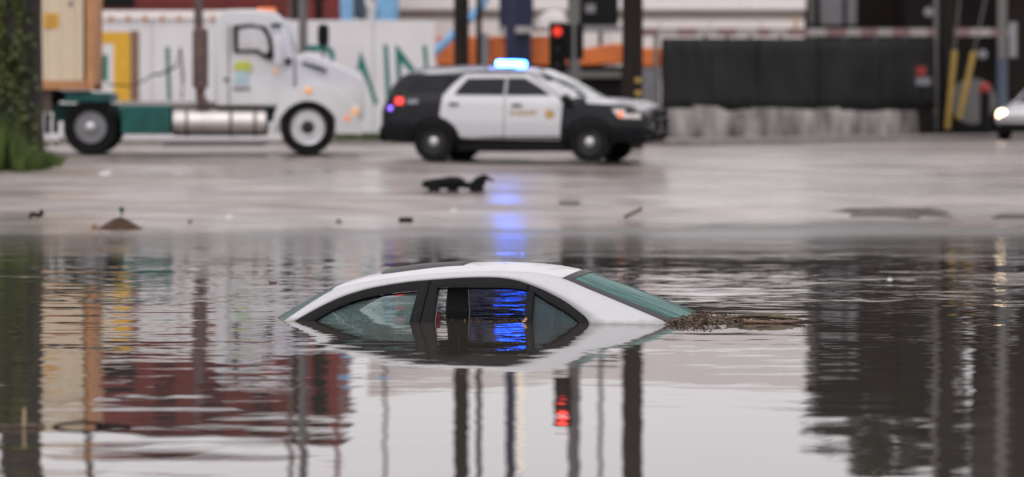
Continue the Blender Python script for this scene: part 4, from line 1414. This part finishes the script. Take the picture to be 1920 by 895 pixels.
# sign pole on the far right
D2 = 98.0
gp2 = pole('sign_pole', 'grey pole with a blue lower sleeve and sign behind the white car', 1879, D2, 18, 8.5, M_grey, 'pole', taper=1)
b = MB(); q = at(1880, 160, D2); b.lathe([(.145, -.7), (.145, .68)], (0, 0, q.z - gz(X(1879, D2), D2) + .05), 'z', 14); b.build('blue_sleeve', M_greyblue, gp2)
b = MB(); b.box(X(1891, D2), X(1906, D2), D2 - .1, D2 - .05, Z(108, D2), Z(42, D2)); b.build('sign_plate', M_midgrey, gp2, world=True)
for pts, lab in (([(1790, 95), (1776, 242)], 'left yellow guy wire guard leaning by the black pole'), ([(1826, 97), (1798, 222)], 'right yellow guy wire guard leaning by the black pole')):
    g = thing('guy_wire_guard', lab, 'cable guard', at(*pts[1], 102.5))
    d_ = 102.5
    a_, c_ = at(*pts[0], d_), at(*pts[1], d_)
    b = MB(); b.tube([a_, c_], .075, 10); b.build('sleeve', M_guard, g, world=True)
    b = MB(); b.tube([a_ + (a_ - c_) * 2.4, a_], .02, 6); b.build('wire', M_grey, g, world=True)
sg_ = thing('sign', 'small red and white sign at the right end of the tarp', 'sign', at(1728, 240, 102))
b = MB(); q = at(1728, 142, 102); b.box(q.x - .04, q.x + .04, 102, 102.06, .8, q.z); b.build('post', M_darkbrown, sg_, world=True)
b = MB(); b.box(X(1718, 102), X(1736, 102), 101.9, 101.97, Z(142, 102), Z(125, 102)); b.build('red_plate', M_redpaint, sg_, world=True)
b = MB(); b.box(X(1717, 102), X(1744, 102), 101.9, 101.97, Z(160, 102), Z(146, 102)); b.build('white_plate', M_midgrey, sg_, world=True)
# dark equipment between the poles
eq = thing('cable_reel', 'dark wheel shaped cable reel standing behind the yellow guards', 'reel', at(1824, 235, 103))
c = at(1824, 190, 103)
b = MB(); b.lathe([(.30, -.05), (.62, -.05), (.62, .05), (.30, .05)], c, 'y', 24); b.build('flange', M_grey, eq, world=True)
b = MB(); b.lathe([(.02, -.02), (.28, -.02), (.28, .5), (.02, .5)], c, 'y', 20); b.build('drum', M_trimdull, eq, world=True)
b = MB(); b.box(c.x - .5, c.x + .5, 103, 103.5, .8, c.z - .55); b.build('cradle', M_trimdull, eq, world=True)
bo = thing('bollard', 'dark bollard with a dull red cap left of the white car', 'bollard', at(1845, 245, 101))
b = MB(); b.tube([at(1847, 246, 101), at(1847, 172, 101)], .14, 12); b.build('post', M_trimdull, bo, world=True)
b = MB(); q = at(1847, 165, 101); b.lathe([(.02, -.12), (.16, -.10), (.16, .06), (.08, .13), (.01, .14)], q, 'z', 14); b.build('cap', M_redpaint, bo, world=True)

# white car arriving on the right
wa = R(180 + 62)
cxw, cyw = 13.95, 98.5
WC = Frame(cxw, cyw, gz(cxw, cyw), wa)
wc_ = thing('car', 'white car with headlight on entering at the far right edge', 'car', (cxw, cyw, WC.z0), wa)
sh = Shell([(-2.2, .45, .70, .80, .70, .86, .55), (-2.1, .38, .82, .88, .80, .98, .60), (-1.6, .30, .88, .95, .84, 1.12, .62), (-1.1, .28, .89, .96, .84, 1.38, .58), (-.3, .27, .89, .95, .84, 1.45, .60), (.2, .27, .89, .93, .84, 1.40, .60),
            (.9, .27, .89, .90, .83, 1.05, .64), (1.2, .28, .88, .86, .82, .93, .68), (1.8, .32, .85, .76, .78, .83, .62), (2.1, .36, .76, .66, .70, .72, .52), (2.2, .42, .6, .6, .55, .64, .4)])
sh.body('body', M_carwhite, wc_)
sh.top('windshield', .28, 1.14, M_windark, wc_, .9)
for sgn in (-1, 1):
    sh.panel('side_window', [(-1.2, .98), (-.8, 1.30), (.1, 1.32), (.8, .98)], M_windark, wc_, sgn, .01)
    b = MB(); b.lathe([(.02, -.06), (.125, -.05), (.13, .04), (.07, .08), (.01, .085)], (2.06, sgn * .60, .66), 'x', 16); b.build('headlight', E_head if sgn == 1 else E_head, wc_)
    b = MB(); b.lathe([(.02, -.09), (.09, -.07), (.10, 0), (.09, .06), (.02, .09)], (.85, sgn * .98, 1.0), 'y', 10); b.build('wing_mirror', M_carwhite, wc_)
b = MB(); b.box(2.0, 2.24, -.62, .62, .22, .46); b.build('bumper', M_blackplastic, wc_, bevel=.05)
wv = wheel_proto('wheel', .33, .22, .21, M_rim, wc_, (-1.35, -.80, .33))
dup_tree(wv, wc_, (1.35, -.80, .33))
for x in (-1.35, 1.35): o = dup_tree(wv, wc_, (x, .80, .33)); o.rotation_euler = (0, 0, math.pi)

# ------------------------------------------------------------------ left trunk with vines, grass
DT = 66.5
tb = Vector((X(40, DT), DT, gz(X(38, DT), DT) - .05))
ivy = thing('tree', 'thick dark trunk wrapped in green vines at the left edge', 'tree', tb)
b = MB()
b.tube([(.02, 0, 0), (.02, 0, .6), (0, 0, 2.5), (0, .02, 5), (.02, 0, 9.5)], [.42, .37, .355, .355, .34], 18)
b.build('trunk', M_bark, ivy, smooth=60)
rnd = random.Random(21)
b = MB()
for _ in range(7000):
    z = rnd.uniform(.2, 3.7)
    a = rnd.uniform(math.pi * .85, math.pi * 1.75)
    dens = noise.noise((a * 2.2, z * 1.4, 4.0))
    if dens < -.12 and z < 6: continue
    if math.cos(a) > .25 and rnd.random() < .93: continue
    r_ = .35 + abs(rnd.gauss(0, .07)) + .16 * max(0, dens)
    b.leaf((r_ * math.cos(a), r_ * math.sin(a), z), .065, rnd, .7)
tag(b.build('vine', M_leaf, ivy, smooth=0), kind='stuff')
# bushes and grass at its foot
b = MB()
rnd = random.Random(22)
for _ in range(5200):
    px = rnd.uniform(-120, 116)
    d_ = rnd.uniform(64.2 + 1.3 * noise.noise((px * .035, 0, 3)) + max(0, px - 40) * .02, 67.2)
    x = X(px, d_)
    edge = sstep(118, 30, px) if px > 30 else 1
    edge = 1 - (1 - edge)
    edge = max(0.0, min(1.0, (118 - px) / 70))
    if rnd.random() > edge * 1.2: continue
    h = rnd.uniform(.12, .62 + max(0, 75 - px) * .006) * (.35 + .65 * edge) * (.6 + .8 * max(0, noise.noise((x * 2, d_, 1)) + .4))
    z = gz(x, d_) - .02
    lx_, ly_ = rnd.gauss(0, .10), rnd.gauss(0, .08)
    wd = rnd.uniform(.010, .022)
    b.add([(x - wd, d_, z), (x + wd, d_, z), (x + lx_ * .5 + wd * .8, d_ + ly_ * .5, z + h * .6), (x + lx_ * .5 - wd * .8, d_ + ly_ * .5, z + h * .6), (x + lx_, d_ + ly_, z + h)], [(0, 1, 2, 3), (3, 2, 4)])
tag(b.build('grass', M_grass, smooth=0), 'tall green grass clump at the foot of the vine trunk', 'grass', kind='stuff')
b = MB()
for _ in range(1500):
    px = rnd.uniform(628, 735)
    d_ = rnd.uniform(86.7, 87.8)
    x = X(px, d_); h = rnd.uniform(.04, .2); wd = .02
    lx_ = rnd.gauss(0, .04)
    b.add([(x - wd, d_, .84), (x + wd, d_, .84), (x + lx_, d_, .84 + h)], [(0, 1, 2)])
tag(b.build('grass', M_grass, smooth=0), 'thin strip of grass along the foot of the mural wall', 'grass', kind='stuff')
bush = thing('bush', 'dark green bush growing beside the vine covered trunk', 'bush', (X(12, 66), 66, gz(X(12, 66), 66)))
b = MB()
rnd = random.Random(23)
for _ in range(1500):
    v = Vector((rnd.gauss(0, .28), rnd.gauss(0, .25), 0)); zz = abs(rnd.gauss(.3, .45))
    b.leaf((v.x * (1.3 - .3 * zz), v.y, zz), .05, rnd, .7)
b.build('foliage', M_leaf, bush, smooth=0)
b = MB(); 
for k in range(5): b.tube([(0, 0, 0), (rnd.gauss(0, .12), rnd.gauss(0, .1), .5), (rnd.gauss(0, .2), rnd.gauss(0, .2), 1.1)], [.02, .014, .004], 6)
b.build('stem', M_bark, bush)

# ------------------------------------------------------------------ debris
rnd = random.Random(31)
b = MB()
for _ in range(2200):
    px = 1246 + abs(rnd.gauss(0, 1)) * 55 if rnd.random() < .75 else rnd.uniform(1250, 1480)
    if px > 1400 and rnd.random() < .4: continue
    d_ = 28.0 + rnd.uniform(-.25, .8) * (1 if px < 1400 else .5)
    hh = .040 * math.exp(-((px - 1310) / 80) ** 2) + .008
    b.leaf((X(px, d_), d_, rnd.uniform(0, hh)), .0135, rnd, .45, .3)
for _ in range(46):
    px = rnd.uniform(1250, 1490)
    q = at(px, 600, 28.0 + rnd.uniform(-.1, .5)); q.z = rnd.uniform(.003, .028)
    a = rnd.gauss(0, .5); l = rnd.uniform(.04, .16)
    v_ = Vector((math.cos(a) * l, math.sin(a) * l, rnd.gauss(0, .012)))
    b.tube([q - v_ * .5, q + Vector((0, 0, rnd.gauss(0, .006))), q + v_ * .5], [.004, .0045, .0025], 5)
tag(b.build('floating_leaves', M_debris, smooth=0), 'raft of wet brown leaves floating against the sedan rear window', 'debris', kind='stuff')
b = MB()
pts = [at(1362, 597, 28.1), at(1400, 593, 28.1), at(1435, 592.5, 28.1), at(1470, 595, 28.05), at(1492, 599, 28.0), at(1508, 602, 27.9)]
b.tube(spline(pts, 30), [(.010 + .013 * math.sin(math.pi * min(1, k / 26))) * (1 + .6 * noise.noise((k * .55, 0, 0))) for k in range(30)], 10)
tag(b.build('log', M_log), 'wet brown branch floating right of the leaf raft', 'branch')
b = MB()
pts = [at(1395, 604, 27.9), at(1440, 605, 27.9), at(1480, 604.5, 27.85), at(1500, 603, 27.85)]
b.tube(spline(pts, 16), [.012, .014, .016, .014, .015, .016, .013, .016, .015, .013, .016, .014, .012, .012, .008, .004], 8)
tag(b.build('log', M_debris), 'thinner dark stick floating in front of the wet branch', 'branch')
b = MB()
for _ in range(160):
    px = rnd.uniform(832, 984)
    q = SED.inv(px, 603, -.66 + rnd.uniform(0, .25))
    c, s_ = math.cos(SA), math.sin(SA)
    b.leaf((SED.x0 + c * q[0] - s_ * q[1], SED.y0 + s_ * q[0] + c * q[1], .004), .010, rnd, .5)
tag(b.build('floating_leaves', M_debris, smooth=0), 'thin line of leaf scraps floating inside the sedan rear door', 'debris', kind='stuff')
b = MB(); q = at(985, 604, 27.98); b.add([q + Vector((-.03, 0, 0)), q + Vector((.03, 0, 0)), q + Vector((.005, .01, .035)), q + Vector((0, .05, .005))], [(0, 1, 2), (1, 3, 2), (3, 0, 2)])
tag(b.build('leaf', M_contrust, smooth=0), 'single tan leaf stuck at the sedan window divider', 'leaf')

# black strip of torn rubber on the wet road
d_ = 59.6
b = MB()
pts = [(792, 346, .05), (805, 345, .07), (825, 344, .085), (845, 342.5, .10), (862, 343, .09), (872, 347, .055), (880, 348, .05), (888, 347, .07), (897, 343, .10), (903, 338, .085), (908, 334, .06), (916, 335, .03), (926, 340, .014)]
pp = [Vector((X(a, d_), d_ + .02 * math.sin(i), Z(c, d_))) for i, (a, c, r_) in enumerate(pts)]
path = spline(pp, 40)
rad = [max(.012, q.x) for q in spline([(r_, 0, 0) for a, c, r_ in pts], 40)]
b.tube(path, [r_ * (1 + .15 * noise.noise((i * .7, 1, 1))) for i, r_ in enumerate(rad)], 10)
gx = X(892, d_)
b.tube([(gx, d_, Z(347, d_)), (gx + .02, d_, gz(gx, d_) - .01)], [.10, .12], 10)
gx = X(815, d_)
b.tube([(gx, d_, Z(346, d_)), (gx - .01, d_, gz(gx, d_) - .01)], [.07, .10], 10)
gx = X(850, d_)
b.tube([(gx, d_, Z(346, d_)), (gx - .01, d_, gz(gx, d_) - .01)], [.08, .09], 10)
tag(b.build('torn_tyre', M_blackrag), 'black torn rubber scrap with a raised hooked end on the wet road', 'debris')

# brown mound with a green sprout at the water's edge
d_ = 49.3
md = thing('debris_mound', 'brown mound of debris topped by a green sprout in the shallows', 'debris', (X(225, d_), d_, max(-.01, gz(X(225, d_), d_) - .01)))
b = MB()
rings = []
for r_, z in ((.33, -.03), (.28, .03), (.17, .095), (.09, .14), (.02, .165)):
    rings.append([((r_ * (1 + .2 * noise.noise((k * .8, z * 9, 2)))) * math.cos(6.2832 * k / 18), .7 * r_ * math.sin(6.2832 * k / 18), z + .01 * noise.noise((k, z * 30, 5))) for k in range(18)])
b.loft(rings); b.build('heap', mat('dark_wet_mulch', (0.085, 0.042, 0.022), .55, col2=(0.035, 0.017, 0.010), scale=12, spec=.2), md, smooth=30)
b = MB(); b.tube([(.02, 0, .15), (.03, 0, .23)], .008, 6); b.build('stem', M_leaf, md)
b = MB()
for _ in range(16): b.leaf((.03 + rnd.gauss(0, .02), rnd.gauss(0, .01), .25 + rnd.gauss(0, .015)), .034, rnd, .6)
b.build('sprout', mat('sprout_green', (0.03, 0.17, 0.07), .5), md, smooth=0)
b = MB()
for _ in range(12): b.leaf((-.33 + rnd.gauss(0, .03), rnd.gauss(0, .04), .02 + abs(rnd.gauss(0, .02))), .03, rnd)
b.build('dry_leaf', mat('tan_leaf', (0.34, 0.19, 0.09), .6), md, smooth=0)

def flat_scrap(name, label, cat, px, py, d, w_, l_, h_, m, seed=0, bent=0.0, spread=1.1, n=12):
    rnd = random.Random(seed)
    x = X(px, d); z = max(0.0, gz(x, d))
    b = MB()
    top, bot = [], []
    for k in range(n):
        a = 6.2832 * k / n
        r_ = 1 + .3 * rnd.uniform(-1, 1)
        top.append((x + w_ / 2 * r_ * math.cos(a), d + l_ / 2 * r_ * math.sin(a), z + h_ * (1 + bent * math.cos(a))))
        bot.append((x + w_ / 2 * r_ * spread * math.cos(a), d + l_ / 2 * r_ * spread * math.sin(a), z - .03))
    b.loft([bot, top])
    return tag(b.build(name, m, smooth=0), label, cat)
flat_scrap('litter', 'small white crumpled paper on the road below the truck', 'litter', 198, 334, 63.5, .19, .25, .06, M_litter, 1, .4)
flat_scrap('litter', 'tiny white scrap in the shallows left of the centre', 'litter', 430, 387, 53.0, .07, .1, .05, M_litter, 2)
flat_scrap('stone', 'dark flat stone at the water edge below the torn rubber', 'stone', 762, 409, 52.0, .19, .3, .055, M_blackrag, 3)
flat_scrap('stone', 'small grey stone in the shallows near the middle left', 'stone', 636, 411, 51.5, .07, .1, .05, M_grey, 4)
flat_scrap('stone', 'grey pebble in the shallows right of the brown mound', 'stone', 356, 409, 51.2, .06, .1, .05, M_grey, 5)
flat_scrap('litter', 'small pale scrap just right of the torn rubber base', 'litter', 851, 391, 55.0, .08, .1, .04, M_litter, 6)
flat_scrap('mud_ridge', 'long low dark mud ridge on the wet road at right', 'mud', 1680, 386, 55.4, 1.1, 1.3, .07, M_silt, 7, spread=1.9, n=26)
flat_scrap('mud_ridge', 'short dark mud patch on wet road at the right edge', 'mud', 1895, 398, 54.0, .35, .7, .055, M_silt, 8, spread=2.0, n=22)
flat_scrap('stone', 'dark grey stone on the wet road below the police hood', 'stone', 1070, 372, 57.0, .28, .4, .05, M_grey, 9)
def twig(name, label, pts, d, r_, m=M_debris):
    b = MB(); b.tube(spline([at(a, c, d) for a, c in pts], 14), r_, 6)
    return tag(b.build(name, m), label, 'twig')
twig('twig', 'dark slanting stick on the wet road under the police car front', [(1170, 408), (1182, 402), (1194, 396), (1204, 390)], 52.8, .028)
twig('twig', 'dark forked twig standing in the shallows at far left', [(55, 408), (62, 401), (70, 404), (77, 403), (78, 394)], 50.6, .03, M_blackrag)
twig('twig', 'arched thin twig looping out of the near water', [(99, 801), (112, 796.5), (135, 793.5), (165, 792.5), (190, 796), (206, 801)], 18.85, .0085, M_blackrag)
twig('twig', 'straight dark twig lying on the water right of the arched twig', [(180, 800), (205, 797), (225, 798), (246, 799.5)], 18.85, .007, M_blackrag)
twig('reed', 'upright pale reed stalk in the near water at bottom left', [(45, 802), (45.5, 785), (46, 766)], 18.8, .009, M_reed)
twig('twig', 'thin tan twig floating beside the reed stalk', [(0, 799), (25, 800), (55, 798), (84, 800.5)], 18.8, .0075, M_debris)
flat_scrap('leaf', 'single dark leaf floating left of the sedan windscreen', 'leaf', 512, 530, 34.5, .07, .12, .012, M_debris, 12)
# rain drop splash on the right
d_ = 35.0
q = at(1668, 532, d_); q.z = 0
b = MB()
for r0, h in ((.035, .025),):
    b.lathe([(.045, 0), (.04, .012), (.03, .012), (.018, .004), (.010, .02), (.006, .05), (.002, .06)], (0, 0, 0), 'z', 16)
    for k in range(7):
        a = 6.2832 * k / 7
        b.tube([(.04 * math.cos(a), .04 * math.sin(a), .008), (.052 * math.cos(a), .052 * math.sin(a), .03)], [.006, .003], 6)
o = b.build('splash', mat('splash_water', (.75, .75, .77), .1, spec=.8)); o.location = q; o.scale = (.55, .55, .5)
tag(o, 'small crown splash of a raindrop on the water at right', 'splash')

# repeats of one kind share a group
GROUPS = {'utility_pole': 'black utility poles along the road', 'pole': 'thin poles rising behind the road', 'traffic_signal': 'traffic signals at the crossing',
          'guy_wire_guard': 'yellow guards on the guy wires', 'lamp_globe': 'pale lamps in the dark yard', 'litter': 'white scraps on the wet ground',
          'stone': 'stones at the water edge', 'twig': 'twigs in and around the flood water', 'mud_ridge': 'mud ridges on the wet road', 'log': 'branches floating behind the sedan'}
for o in sc.objects:
    k = o.name.split('.')[0]
    if o.parent is None and 'label' in o and k in GROUPS:
        o['group'] = GROUPS[k]
    if o.parent is None and k == 'tree' and 'dark' in o['label'] and 'vines' not in o['label']:
        o['group'] = 'dark trees behind the yard'
